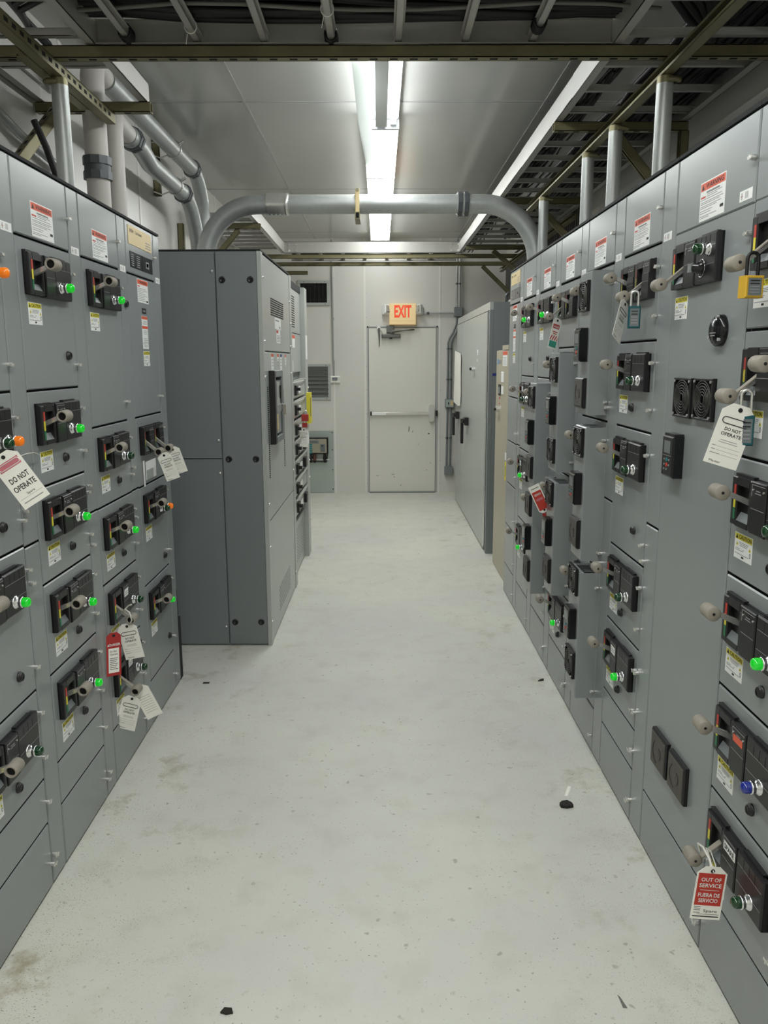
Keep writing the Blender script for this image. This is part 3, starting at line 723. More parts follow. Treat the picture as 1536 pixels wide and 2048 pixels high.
# breaker opening
b = MB()
for x0, x1, z0, z1 in ((0.18, 0.24, 1.195, 1.632), (0.50, 0.56, 1.195, 1.632), (0.24, 0.50, 1.195, 1.235), (0.24, 0.50, 1.592, 1.632)):
    b.box(x0, x1, -0.035, 0, z0, z1, GREYD if x0 > 0.2 else BLACK, ch=0.003)
b.box(0.24, 0.50, -0.004, 0, 1.235, 1.592, VOID); b.build('breaker_frame', d2)
b = MB(); b.box(0.27, 0.48, -0.028, 0, 1.245, 1.575, SCREEN, ch=0.008); b.box(0.30, 0.40, -0.032, -0.028, 1.42, 1.56, GREYL); b.box(0.41, 0.47, -0.04, -0.028, 1.46, 1.54, BLACK)
b.box(0.40, 0.45, -0.05, -0.028, 1.38, 1.43, CHROME, ch=0.004); b.box(0.415, 0.435, -0.065, -0.05, 1.36, 1.42, BEIGE); b.box(0.29, 0.36, -0.0285, -0.028, 1.27, 1.37, CREAM); b.build('air_breaker', d2)
for u, z0, n in ((0.112, 1.000, 44), (0.800, 0.985, 42)):
    b = MB()
    for k in range(n): b.box(u-0.004, u+0.038, -0.0006, 0, z0+k*0.0124, z0+k*0.0124+0.0075, VOID)
    b.build('vent_slots', d2)
b = MB()
for u, w_, z0, z1 in ((0.30, 0.10, 1.60, 1.735), (0.56, 0.08, 1.655, 1.735), (0.70, 0.09, 1.55, 1.735), (0.95, 0.06, 1.62, 1.735)):
    b.box(u, u+w_, -0.0006, 0, z0+0.035, z1-0.004, WHITE); b.rect((0, -0.0006, 0), U, V, u, u+w_, z1-0.022, z1-0.004, BLUEP if u > 0.65 and u < 0.9 else ORANGE)
    for k in range(3): b.rect((0, -0.0006, 0), U, V, u+0.01, u+w_-0.01, z1-0.04-k*0.018, z1-0.037-k*0.018, GINK)
b.build('notice_labels', d2)
b = MB()
for i in range(10):
    for j in range(11): b.box(0.38+j*0.052+(i % 2)*0.02, 0.38+j*0.052+(i % 2)*0.02+0.028, -0.0006, 0, 0.095+i*0.0165, 0.104+i*0.0165, GREYD)
b.build('perforated_vent', d3)
# distribution section
e1 = swdoor(1.37, 2.26, 1.905, 2.27, 0.035, 'upper_cover'); e2 = swdoor(1.37, 2.26, 1.60, 1.898, 0.035, 'middle_cover'); e3 = swdoor(1.37, 2.26, 0.01, 0.42, 0.035, 'lower_cover')
b = MB(); b.box(1.362, 2.265, 0.03, 0.05, 2.235, 2.286, GAP); b.build('top_shadow_gap', sw)
b = MB()
for i in range(14): b.box(1.45, 1.88, 0.0344, 0.035, 1.945+i*0.0175, 1.953+i*0.0175, VOID)
b.build('louvre_slots', sw)
b = MB(); b.box(1.46, 1.86, 0.0344, 0.035, 1.79, 1.885, WHITE); b.box(1.46, 1.86, 0.0340, 0.0344, 1.86, 1.885, ORANGE); b.box(1.55, 1.72, 0.0344, 0.035, 1.61, 1.69, WHITE); b.build('notice_labels', sw)
for k in range(7):
    z = 1.47-k*0.150
    b = MB(); b.box(1.385, 2.25, 0.005, 0.05, z-0.062, z+0.062, GREYL, ch=0.006)
    fb = b.build('feeder_breaker', sw)
    b = MB(); b.box(1.50, 1.62, -0.012, 0.005, z-0.04, z+0.035, BLACK, ch=0.003); b.box(1.545, 1.575, -0.035, -0.012, z-0.005, z+0.018, BLACK)
    b.build('breaker_toggle', fb)
    b = MB(); b.box(1.70, 1.86, -0.004, 0.005, z-0.03, z+0.02, WHITE); b.build('circuit_label', fb)
    if k in (3, 4, 6): MB().box(2.0, 2.12, -0.02, 0.005, z-0.045, z+0.03, BLACK, ch=0.003).build('spare_cover', fb)
    b = MB(); b.tube([(1.39, -0.004, z+0.071), (1.7, -0.014, z+0.078), (2.0, -0.014, z+0.078), (2.25, -0.004, z+0.071)], 0.005, STEEL, n=6); b.build('trim_bar', fb)
b = MB()
for i in range(12):
    for j in range(10): b.box(1.46+j*0.075, 1.50+j*0.075, 0.0344, 0.035, 0.09+i*0.024, 0.102+i*0.024, GREYD)
b.build('perforated_vent', e3)
b = MB(); b.box(2.28, 2.44, -0.0346, -0.004, 1.16, 1.42, YEL, ch=0.002); b.box(2.30, 2.34, -0.0352, -0.0346, 1.22, 1.38, INK); b.build('yellow_folder', sw)
for z0, z1 in ((0.98, 1.12), (1.70, 1.90)): MB().box(2.30, 2.42, -0.006, -0.004, z0, z1, WHITE).build('post_label', sw)
for z in (1.46, 0.83, 0.68, 0.30, 0.22): put('panel_screw', M('panel_screw', screw), sw, (2.43, -0.004, z))

# ================================================================== RIGHT FAR CABINETS
g = tag(empty('disconnect_cabinet', (0.935, 9.83, 0), -PI/2), 'tall two-door light grey cabinet with black lever handles near the exit door', 'cabinet')
b = MB(); b.box(0, 2.83, 0.03, 0.52, 0.0, 2.17, GREYD, ch=0.003); b.box(0, 2.83, 0.0, 0.03, 2.105, 2.17, GREYL); b.box(2.76, 2.83, 0.0, 0.03, 0.0, 2.105, GREYD); b.box(0, 2.76, 0.008, 0.03, 0.0, 0.012, GAP)
b.build('enclosure', g)
for u0, u1 in ((0.004, 0.700), (0.708, 2.690)):
    b = MB(); b.box(u0, u1, -0.006, 0.018, 0.014, 2.098, GREYL, ch=0.004); b.build('door', g)
b = MB(); b.box(2.695, 2.755, 0.004, 0.03, 0.02, 2.10, GAP); b.cyl((2.72, -0.003, 0.05), (2.72, -0.003, 1.9), 0.011, STEEL, n=10); b.build('hinge_strip', g)
for u in (0.30, 1.275):
    b = MB(); b.box(u-0.05, u+0.10, -0.05, -0.006, 1.02, 1.10, BLACK, ch=0.006); b.box(u-0.075, u-0.03, -0.075, -0.045, 0.82, 1.08, BLACK, ch=0.005); b.box(u-0.04, u+0.06, -0.068, -0.05, 1.04, 1.075, BLACK); b.box(u+0.02, u+0.05, -0.055, -0.05, 1.03, 1.036, WHITE)
    b.build('lever_handle', g)
b = MB(); b.cyl((1.83, -0.006, 1.605), (1.83, -0.04, 1.605), 0.022, STEEL); b.box(1.79, 1.87, -0.055, -0.04, 1.592, 1.618, BLACK, ch=0.003); b.build('lock_knob', g)
b = MB(); b.box(2.02, 2.10, -0.007, -0.006, 1.735, 1.785, WHITE); b.box(2.02, 2.07, -0.007, -0.006, 1.675, 1.70, WHITE); b.rect((0, -0.0072, 0), U, V, 2.035, 2.085, 1.75, 1.755, GINK); b.build('door_labels', g)
b = MB(); b.tube([(2.62, 0.20+0.036*math.cos(2*PI*i/20), 2.226+0.036*math.sin(2*PI*i/20)) for i in range(20)], 0.010, ZINCD, n=8, closed=True)
b.cyl((2.62, 0.20, 2.17), (2.62, 0.20, 2.20), 0.02, STEEL); b.build('lifting_eye', g, rot=None).rotation_euler = (0, 0, 0)
b = MB(); b.box(2.8302, 2.8310, 0.03, 0.12, 1.555, 1.580, BLUEP); b.build('blue_sticker', g)
b = MB(); b.box(2.83, 2.845, 0.12, 0.16, 1.47, 1.53, BLACK, ch=0.0); b.cyl((2.845, 0.14, 1.50), (2.875, 0.14, 1.50), 0.022, BLACK); b.build('side_switch', g)
pp = MB()
N_ = 9
pts = [(-0.02, 1.80), (0.52, 1.765), (0.60, 1.70), (0.56, 1.55), (0.60, 1.30), (0.58, 1.185), (0.42, 1.17), (0.06, 1.20), (0.04, 1.5)]
vs = [(x, -0.030-0.020*math.sin(3.1*x+2*z), z) for x, z in pts]
pp.add(vs+[(x, y+0.002, z) for x, y, z in vs], [tuple(range(9)), tuple(reversed(range(9, 18)))]+[(i, i+9, (i+1) % 9+9, (i+1) % 9) for i in range(9)], TAGC)
o = pp.build('paper_sheet', None, (0.935-0.006, 9.83, 0), (0, 0, -PI/2)); tag(o, 'white sheet of paper curling off the far grey cabinet door', 'paper')
t = tag(empty('drive_cabinet', (0.955, 6.69, 0), -PI/2), 'beige drive cabinet standing between the grey cabinet and the right row', 'cabinet')
b = MB(); b.box(0, 0.640, 0.012, 0.45, 0.0, 1.765, TAN); b.build('enclosure', t)
b = MB(); b.box(0.003, 0.637, 0.0, 0.012, 0.006, 1.762, TAN, ch=0.002); b.build('front_cover', t)
b = MB(); b.box(0.33, 0.63, -0.004, 0.0, 1.765, 1.80, TAN); b.build('top_flange', t)
b = MB(); b.box(0.05, 0.12, -0.0008, 0, 1.655, 1.695, mat('sky blue print', (96, 150, 196), 0.5)); b.rect((0, -0.0008, 0), U, V, 0.13, 0.26, 1.66, 1.690, GINK); b.box(0.34, 0.56, -0.0008, 0, 1.645, 1.758, WHITE); b.rect((0, -0.0008, 0), U, V, 0.34, 0.56, 1.725, 1.755, ORANGE)
for k in range(6): b.rect((0, -0.0008, 0), U, V, 0.36, 0.53, 1.655+k*0.010, 1.658+k*0.010, GINK)
b.build('notice_labels', t)
b = MB(); b.box(0.30, 0.42, -0.006, 0, 1.52, 1.60, WHITE, ch=0.002); b.box(0.31, 0.41, -0.004, 0, 1.43, 1.49, WHITE); b.box(0.15, 0.27, -0.004, 0, 1.415, 1.50, INK); b.box(0.17, 0.25, -0.006, -0.004, 1.43, 1.48, GREYD); b.build('control_window', t)
b = MB(); b.cyl((0.20, 0, 1.306), (0.20, -0.03, 1.306), 0.022, STEEL); b.box(0.16, 0.24, -0.045, -0.03, 1.296, 1.316, BLACK, ch=0.002); b.rect((0, -0.0008, 0), U, V, 0.18, 0.24, 1.385, 1.40, RED); b.rect((0, -0.0008, 0), U, V, 0.18, 0.24, 1.345, 1.355, RED); b.build('lock_knob', t)
b = MB(); b.box(0.55, 0.62, -0.0008, 0, 0.79, 0.93, YEL); b.box(0.55, 0.62, -0.0008, 0, 0.945, 1.0, WHITE); b.rect((0, -0.0008, 0), U, V, 0.575, 0.595, 0.82, 0.90, INK); b.build('yellow_strip', t)

# ================================================================== BACK WALL ITEMS
def louvre(x0, x1, z0, z1, vertical, label):
    r = tag(empty('wall_louvre', (x0, YB, z0)), label, 'vent')
    W_, H_ = x1-x0, z1-z0; t = 0.034
    b = MB(); b.box(0, W_, -0.02, 0, 0, t, GREYL, ch=0.003); b.box(0, W_, -0.02, 0, H_-t, H_, GREYL, ch=0.003); b.box(0, t, -0.02, 0, t, H_-t, GREYL); b.box(W_-t, W_, -0.02, 0, t, H_-t, GREYL)
    for x in (0.2*W_, 0.85*W_):
        for z in (t/2, H_-t/2): b.cyl((x, -0.023, z), (x, -0.02, z), 0.005, GAP, n=8)
    b.build('frame', r)
    b = MB(); b.box(t, W_-t, -0.003, -0.001, t, H_-t, VOID); b.build('backing', r)
    n = int(((W_ if vertical else H_)-2*t)/0.0165)
    bl = MB()
    if vertical:
        bl.add([(0, -0.016, t), (0.006, -0.004, t), (0.006, -0.004, H_-t), (0, -0.016, H_-t), (0.0015, -0.0165, t), (0.0075, -0.0045, t), (0.0075, -0.0045, H_-t), (0.0015, -0.0165, H_-t)], [(0,1,2,3), (7,6,5,4), (0,3,7,4)], mat('dark louvre blade', (58, 59, 58), 0.5))
    else:
        bl.box(t, W_-t, -0.017, -0.004, 0, 0.0055, GREYL)
    me = bl.mesh('blade')
    for k in range(n):
        p = t+0.006+k*0.0165
        put('blade', me, r, (p, 0, 0) if vertical else (0, 0, p))
    return r
louvre(-1.008, -0.610, 2.366, 2.668, True, 'upper wall louvre with dark vertical blades')
louvre(-0.995, -0.612, 1.197, 1.648, False, 'lower wall louvre with horizontal blades beside the thermostat')
r = tag(empty('thermostat', (-0.555, YB, 1.452)), 'white wall thermostat with small grey display', 'thermostat')
b = MB(); b.box(-0.062, 0.062, -0.034, 0, -0.046, 0.046, mat('thermostat white', (232, 231, 224), 0.4), ch=0.012); b.build('body', r)
b = MB(); b.box(-0.038, 0.028, -0.0352, -0.034, -0.012, 0.028, SCREEN); b.box(-0.030, 0.020, -0.0356, -0.035, -0.006, 0.02, GREYD); b.build('display', r)
b = MB()
for x, z in ((0.045, 0.02), (0.045, 0.0), (-0.025, -0.03), (0.005, -0.03)): b.box(x-0.006, x+0.006, -0.036, -0.033, z-0.004, z+0.004, GREYL)
b.build('buttons', r)
b = MB(); b.tube([(-0.57, YB-0.014, 1.50), (-0.57, YB-0.014, 1.66), (-0.575, YB-0.02, 1.70), (-0.575, YB-0.02, 3.15)], 0.011, ZINC, n=10)
for z in (1.68, 2.70, 2.2): b.cyl((-0.572, YB-0.017, z-0.014), (-0.572, YB-0.017, z+0.014), 0.015, ZINC, n=10)
tag(b.build('thin_conduit'), 'thin conduit running down the back wall to the thermostat', 'conduit')
r = tag(empty('wall_plate', (-0.95, YB, 0.0)), 'pale galvanized backing plate at the foot of the back wall', 'panel')
b = MB(); b.box(0, 0.36, -0.012, 0, 0.004, 0.806, PLATE, ch=0.002); b.build('sheet', r)
b = MB()
for z in (0.05, 0.30, 0.56, 0.78): b.cyl((0.345, -0.015, z), (0.345, -0.012, z), 0.007, GAP, n=8)
b.build('screws', r)
r = tag(empty('transmitter_box', (-0.937, YB-0.012, 0.515)), 'beige instrument box with teal stripes on the galvanized plate', 'instrument')
bb = mat('instrument beige', (158, 152, 134), 0.5)
b = MB(); b.box(0, 0.281, -0.09, 0, 0, 0.208, BLACK, ch=0.012); b.box(0.010, 0.271, -0.096, -0.085, 0.008, 0.200, bb, ch=0.012); b.build('housing', r)
b = MB(); b.box(0.036, 0.165, -0.0972, -0.096, 0.135, 0.178, GREYD); b.box(0.05, 0.15, -0.0976, -0.0972, 0.142, 0.172, SCREEN); b.build('display', r)
b = MB(); b.box(0.034, 0.044, -0.0972, -0.096, 0.005, 0.20, TEALP)
for k in range(5): b.box(0.044, 0.080, -0.0972, -0.096, 0.008+k*0.026, 0.028+k*0.026, TEALP)
b.build('teal_stripes', r)
b = MB(); b.box(0.182, 0.245, -0.0985, -0.096, 0.03, 0.13, GREYD); b.box(0.187, 0.240, -0.100, -0.0985, 0.035, 0.122, SCREEN); b.box(0.196, 0.222, -0.1008, -0.100, 0.10, 0.114, INK); b.build('service_door', r)
for x in (0.008, 0.140, 0.272):
    for z in (0.008, 0.20): put('corner_screw', M('cscrew', lambda: MB().cyl((0, 0, 0), (0, -0.006, 0), 0.008, BLACK, n=10)), r, (x, -0.094, z))
for k, (x, c) in enumerate(((0.055, BLACK), (0.105, mat('rust red gland', (96, 60, 48), 0.5)), (0.235, BLACK))):
    b = MB(); b.cyl((x, -0.045, 0.0), (x, -0.045, -0.04), 0.020, c, n=8); b.cyl((x, -0.045, -0.04), (x, -0.045, -0.085), 0.024, c, n=8); b.cyl((x, -0.045, -0.085), (x, -0.045, -0.115), 0.013, BLACK, n=8); b.build('cable_gland', r)
b = MB(); b.tube([(0.03, -0.05, -0.07), (0.30, -0.05, -0.075)], 0.006, STEEL, n=6); b.tube([(0.03, -0.04, -0.10), (0.26, -0.04, -0.105)], 0.008, BLACK, n=6); b.tube([(0.26, -0.04, -0.105), (0.272, -0.04, 0.0)], 0.006, BLACK, n=6); b.build('gland_rail', r)
# exit sign
r = tag(empty('exit_sign', (0.297, YB, 2.126)), 'lit exit sign with twin emergency lamp heads above the door', 'exit sign')
b = MB(); b.box(-0.165, 0.165, -0.10, 0, 0, 0.255, EXITP, ch=0.006); b.box(-0.165, 0.165, -0.1008, -0.10, 0.045, 0.048, CREAM); b.build('housing', r)
b = MB(); b.text('EXIT', (-0.105, -0.1006, 0.085), U, V, 0.212, 0.150, EXITR)
b2 = b.build('lettering', r)
for sx, tl in ((-1, 0.25), (1, 0.1)):
    b = MB(); b.box(-0.05, 0.05, -0.11, -0.02, -0.055, 0.06, CLEAR, ch=0.02); b.box(-0.04, 0.04, -0.114, -0.10, -0.045, 0.048, STEEL, ch=0.01); b.lathe((0, -0.10, 0), (0, -1, 0), [(0.016, 0.034), (0.010, 0.020), (0.006, 0.006)], CHROME, n=14)
    hd = b.build('lamp_head', r, (sx*0.222, 0, 0.165)); hd.rotation_euler = (R(-14), sx*-0.12, sx*-0.5)
    b = MB(); b.cyl((sx*0.16, -0.05, 0.15), (sx*0.20, -0.05, 0.155), 0.016, CLEAR, n=10); b.build('lamp_bracket', r)
# conduits and boxes right of the door
b = MB()
for dx in (0.0, 0.036): 
    b.tube([(0.968+dx, YB-0.05, 2.34), (0.968+dx, YB-0.05, 3.15)], 0.012, ZINC, n=10)
    for z in (2.62,): b.cyl((0.968+dx, YB-0.05, z-0.01), (0.968+dx, YB-0.05, z+0.01), 0.016, ZINCD, n=10)
tag(b.build('conduit_pair'), 'upper pair of conduits dropping to the small grey box right of the exit sign', 'conduit')
b = MB(); b.box(0.938, 1.040, YB-0.09, YB, 2.225, 2.338, GREYD, ch=0.004); b.cyl((0.99, YB-0.095, 2.28), (0.99, YB-0.09, 2.28), 0.006, STEEL, n=8); tag(b.build('junction_box'), 'grey junction box on the back wall, uppermost of three', 'junction box')
b = MB(); b.tube([(0.548, YB-0.03, 2.266), (0.94, YB-0.03, 2.268)], 0.011, ZINC, n=10); b.cyl((0.60, YB-0.03, 2.267), (0.63, YB-0.03, 2.267), 0.016, ZINCD, n=10); tag(b.build('thin_conduit'), 'short level conduit between exit sign and junction box', 'conduit')
b = MB()
for dx in (0.0, 0.040):
    b.tube([(0.975+dx*0.8, YB-0.05, 2.225), (0.970+dx, YB-0.05, 2.13), (0.93+dx, YB-0.045, 2.03), (0.885+dx, YB-0.04, 1.955), (0.868+dx, YB-0.035, 1.90), (0.866+dx, YB-0.035, 1.205)], 0.0125, GREYD, n=10)
    for z in (1.83, 1.45): b.cyl((0.867+dx, YB-0.035, z-0.008), (0.867+dx, YB-0.035, z+0.008), 0.017, ZINCD, n=10)
tag(b.build('conduit_pair'), 'pair of grey conduits with an offset bend right of the door', 'conduit')
b = MB(); b.box(0.838, 0.950, YB-0.08, YB, 1.098, 1.205, GREYD, ch=0.004); b.box(0.845, 0.943, YB-0.084, YB-0.08, 1.106, 1.197, PLATE); b.box(0.872, 0.884, YB-0.09, YB-0.084, 1.138, 1.165, INK); b.box(0.905, 0.935, YB-0.086, YB-0.084, 1.125, 1.185, CREAM); tag(b.build('junction_box'), 'grey switch box with toggle, middle of three on the back wall', 'junction box')
b = MB()
for dx in (0.0, 0.043):
    b.tube([(0.870+dx, YB-0.035, 1.098), (0.862+dx, YB-0.035, 0.343)], 0.0125, GREYD, n=10)
    b.cyl((0.866+dx, YB-0.035, 0.70), (0.866+dx, YB-0.035, 0.72), 0.017, ZINCD, n=10)
tag(b.build('conduit_pair'), 'lower pair of grey conduits between the two lower wall boxes', 'conduit')
b = MB(); b.box(0.838, 0.946, YB-0.08, YB, 0.238, 0.343, GREYD, ch=0.004); tag(b.build('junction_box'), 'grey junction box near the floor, lowest of three', 'junction box')

# ================================================================== OVERHEAD STEEL
def strut(name_label, p0, p1, up=(0,0,1), slots=True, open_up=True, pitch=0.051, mm=OLIVE):
    """slotted channel 41 mm; web faces -up"""
    p0 = Vector(p0); p1 = Vector(p1); d = p1-p0; Ln = d.length; d.normalize(); up = Vector(up); side = d.cross(up).normalized(); up = side.cross(d).normalized()
    b = MB(); h = 0.0205; t = 0.0028
    def bx(a0, a1, s0, s1, u0, u1, m):
        vs = [p0+d*a+side*s_+up*u for u in (u0, u1) for (a, s_) in ((a0, s0), (a1, s0), (a1, s1), (a0, s1))]
        b.add(vs, [(3,2,1,0), (4,5,6,7), (0,1,5,4), (1,2,6,5), (2,3,7,6), (3,0,4,7)], m)
    bx(0, Ln, -h, h, -h, -h+t, mm); bx(0, Ln, -h, -h+t, -h, h, mm); bx(0, Ln, h-t, h, -h, h, mm)
    bx(0, Ln, -h, -h+0.01, h-t, h, mm); bx(0, Ln, h-0.01, h, h-t, h, mm)
    if slots:
        n = int(Ln/pitch)
        for k in range(n):
            a = (k+0.5)*pitch
            bx(a-0.014, a+0.014, -0.007, 0.007, -h-0.0006, -h, VOID)
    o = b.build('strut_channel')
    return tag(o, name_label, 'strut', 'slotted yellow-zinc struts')
strut('slotted strut crossing the whole room overhead, nearest the camera', (-1.49, 3.165, 2.7745), (1.57, 3.165, 2.7745), pitch=0.072)
strut('cross strut holding the near end of the left tray', (-1.49, 3.815, 2.7775), (-0.99, 3.815, 2.7775), pitch=0.072)
strut('cross strut under the right tray beside the nearest white light', (0.835, 4.12, 2.776), (1.47, 4.12, 2.776), pitch=0.072)
strut('cross strut under the right tray, third along from the camera', (0.835, 5.95, 2.776), (1.47, 5.95, 2.776), pitch=0.072)
strut('cross strut under the right tray close to the cross tray', (0.86, 8.30, 2.776), (1.50, 8.30, 2.776), pitch=0.072)
strut('long strut on the posts of the right row', (1.052, 1.6, 2.727), (1.052, 5.93, 2.727), up=(-1,0,0.001), pitch=0.058)
strut('long strut above the left row ending in free air', (-1.175, 1.4, 2.7355), (-1.175, 3.83, 2.7355), up=(-1,0,0.001), pitch=0.058)
strut('double splice strut riding on the long left strut', (-1.217, 3.02, 2.7355), (-1.217, 3.62, 2.7355), up=(-1,0,0.001), slots=False, mm=OLIVE)
strut('strut under the far cross tray, nearer of the two', (-1.49, 8.93, 2.772), (1.50, 8.93, 2.772), pitch=0.072)
strut('strut under the far cross tray, nearer the back wall', (-1.49, 9.62, 2.772), (1.50, 9.62, 2.772), pitch=0.072)
strut('short cross strut under the far left tray', (-1.49, 6.98, 2.775), (-0.965, 6.98, 2.775), pitch=0.072)
strut('short cross strut near the back wall above the switchboard', (-1.49, 9.85, 2.70), (-0.83, 9.85, 2.70), pitch=0.072)
strut('long level strut along the right wall near the back', (1.45, 6.3, 2.735), (1.45, 9.95, 2.735), up=(-1,0,0.001), pitch=0.072)
strut('brace strut behind the first left post', (-1.425, 3.22, 2.33), (-1.37, 3.72, 2.74), up=(0.3,0.6,-0.7), pitch=0.072)
strut('brace strut under the right tray behind the near posts', (1.14, 4.15, 2.75), (1.44, 4.17, 2.42), up=(-0.7,0,-0.6), pitch=0.072)
strut('brace strut under the right tray at the farthest post', (1.12, 5.98, 2.75), (1.46, 5.98, 2.42), up=(-0.7,0,-0.6), pitch=0.072)
strut('brace strut beside the right end of the big cross pipe', (1.13, 8.33, 2.75), (1.46, 8.33, 2.48), up=(-0.7,0,-0.6), pitch=0.072)
strut('brace strut below the far cross tray on the right', (1.19, 9.66, 2.75), (1.52, 9.66, 2.44), up=(-0.7,0,-0.6), pitch=0.072)
strut('brace strut under the far left tray', (-1.15, 7.0, 2.75), (-1.45, 7.0, 2.42), up=(0.7,0,-0.6), pitch=0.072)
strut('upright strut at the right wall below the near right tray', (1.455, 4.12, 2.30), (1.455, 4.12, 2.755), up=(-1,0,0), pitch=0.072)
strut('upright strut at the right wall by the farthest post', (1.455, 5.95, 2.30), (1.455, 5.95, 2.755), up=(-1,0,0), pitch=0.072)
strut('upright wall strut carrying the two clamped conduits', (-1.477, 5.75, 2.78), (-1.477, 5.75, 3.165), up=(1,0,0), pitch=0.072)
strut('upright wall strut beside the conduit bends', (-1.477, 6.36, 2.3), (-1.477, 6.36, 2.70), up=(1,0,0), pitch=0.072)
# posts
for (x, y, zt, zb_, side, lab) in ((1.052, 3.20, 2.680, 2.296, 1, 'galvanized post on the right row, nearest the camera'), (1.052, 3.83, 2.680, 2.296, 1, 'galvanized post on the right row, second from the camera'),
                         (1.052, 4.31, 2.680, 2.296, 1, 'galvanized post on the right row, third from the camera'), (1.052, 5.42, 2.680, 2.296, 1, 'galvanized post on the right row, farthest'),
                         (-1.175, 3.24, 2.690, 2.296, -1, 'galvanized post on top of the left row')):
    r = tag(empty('support_post', (x, y, zb_)), lab, 'post', 'posts holding the struts')
    b = MB(); b.cyl((0, 0, 0), (0, 0, zt-zb_), 0.0305, ZINC, n=20, caps=False); b.build('pipe', r)
    b = MB(); b.cyl((0, 0, 0), (0, 0, 0.008), 0.05, ZINCD, n=16); b.build('base_flange', r)
    b = MB(); b.cyl((0, 0, zt-zb_-0.004), (0, 0, zt-zb_+0.024), 0.030, OLIVE, n=16); b.tube([(-0.0, -0.03, zt-zb_+0.008), (side*0.03, -0.035, zt-zb_+0.008), (side*0.045, -0.02, zt-zb_+0.008)], 0.010, OLIVE, n=8); b.build('strut_clamp', r)
# trays
def tray(label, p0, p1, wid, rail_h=0.095, pitch=0.24, z=2.80, end0=True):
    p0 = Vector(p0); p1 = Vector(p1); d = (p1-p0); Ln = d.length; ang = math.atan2(d.y, d.x)
    r = tag(empty('cable_tray', (p0.x, p0.y, z), ang), label, 'cable tray', 'ladder trays overhead')
    for s_, nm in ((0, 'near'), (1, 'far')):
        y = 0 if s_ == 0 else wid
        sg = 1 if s_ == 0 else -1
        b = MB(); b.box(0, Ln, y, y+sg*0.003, 0, rail_h, ALU); b.box(0, Ln, y, y+sg*0.035, 0, 0.003, ALU); b.box(0, Ln, y, y+sg*0.020, rail_h-0.003, rail_h, ALU)
        b.build('side_rail', r)
    b = MB(); b.box(-0.0125, 0.0125, 0.003, wid-0.003, 0.012, 0.014, ALU); b.box(-0.0125, -0.0105, 0.003, wid-0.003, 0.012, 0.036, ALU); b.box(0.0105, 0.0125, 0.003, wid-0.003, 0.012, 0.036, ALU); b.box(-0.019, -0.0105, 0.003, wid-0.003, 0.034, 0.036, ALU); b.box(0.0105, 0.019, 0.003, wid-0.003, 0.034, 0.036, ALU)
    me = b.mesh('rung'); n = int(Ln/pitch)
    for k in range(n): put('rung', me, r, (0.12+k*pitch, 0, 0))
    return r
tR = tray('long ladder tray above the right row', (1.465, 1.2, 0), (1.465, 8.90, 0), 0.625, pitch=0.30)
tL = tray('ladder tray above the left row ending behind the near strut', (-1.004, 1.2, 0), (-1.004, 3.84, 0), 0.48, z=2.80, rail_h=0.085, pitch=0.30)
tN = tray('ladder tray full of black cables crossing overhead close to the camera', (-1.0-0.005, 2.56, 0), (0.84, 2.56, 0), 0.62, rail_h=0.085)
tF = tray('ladder tray crossing the room in front of the back wall', (-0.99, 8.87, 0), (0.885, 8.87, 0), 0.72, rail_h=0.115)
tF2 = tray('far left ladder tray above the switchboard', (-0.985, 6.60, 0), (-0.985, 8.86, 0), 0.45, rail_h=0.105)
for x in (-0.90, 0.80):
    b = MB(); b.box(x-0.05, x+0.05, 8.862, 8.869, 2.81, 2.90, ALU)
    sp_ = b.build('splice_plate', tF, (0.99, -8.87, -2.80))
    for dx in (-0.035, 0.035):
        for z in (2.825, 2.885): MB().cyl((x+dx, 8.856, z), (x+dx, 8.864, z), 0.008, STEEL, n=8).build('bolt', sp_)
# cables
def wob(p, a): return (p[0]+random.uniform(-a, a), p[1]+random.uniform(-a, a), p[2]+random.uniform(-a, a))
b = MB()
for lay in range(4):
    for k in range(20):
        y = 2.575+k*0.0295+random.uniform(-0.006, 0.006); z = 2.878+lay*0.028
        pts = []
        for i in range(12):
            x = -1.06+i*0.178
            pts.append((x, y+0.012*math.sin(i*0.9+k), z+0.010*math.sin(i*0.8+k*1.7)-(0.0 if 1 < i < 10 else -0.01)))
        b.tube(pts, random.choice((0.013, 0.015, 0.016)), CABLE, n=7)
o = b.build('cable_bundle'); tag(o, 'dense mass of black cables lying in the near cross tray', 'cables'); o['kind'] = 'stuff'
for k, (ya, za, lab) in enumerate(((2.70, 2.846, 'grey cable under the black bundle, nearest the camera'), (2.84, 2.846, 'grey cable under the black bundle, middle one'), (2.96, 2.846, 'grey cable under the black bundle, farthest one'))):
    b = MB(); b.tube([(-1.05+i*0.2, ya+0.03*math.sin(i*1.1+k), za+0.002*math.sin(i*1.9+k*2)) for i in range(11)], 0.007, CABLEG, n=7)
    tag(b.build('cable'), lab, 'cable')
b = MB()
for k in range(70):
    x = 1.18+0.26*random.random()**0.7; z = 2.862+random.random()*0.10
    b.tube([(x+random.uniform(-0.03, 0.03), 1.3+i*0.69, z+random.uniform(-0.01, 0.015)) for i in range(11)], random.choice((0.008, 0.012, 0.015)), CABLE, n=5)
for k in range(26):
    x = 0.87+0.16*random.random(); z = 2.845+random.random()*0.05; y0 = random.choice((3.3, 3.6, 4.4))
    b.tube([(x+random.uniform(-0.025, 0.025), y0+i*0.40, z+random.uniform(-0.008, 0.012)) for i in range(13)], random.choice((0.005, 0.007, 0.010)), CABLE, n=5)
o = b.build('cable_bundle'); tag(o, 'loose black cables lying along the right ladder tray', 'cables'); o['kind'] = 'stuff'
b = MB()
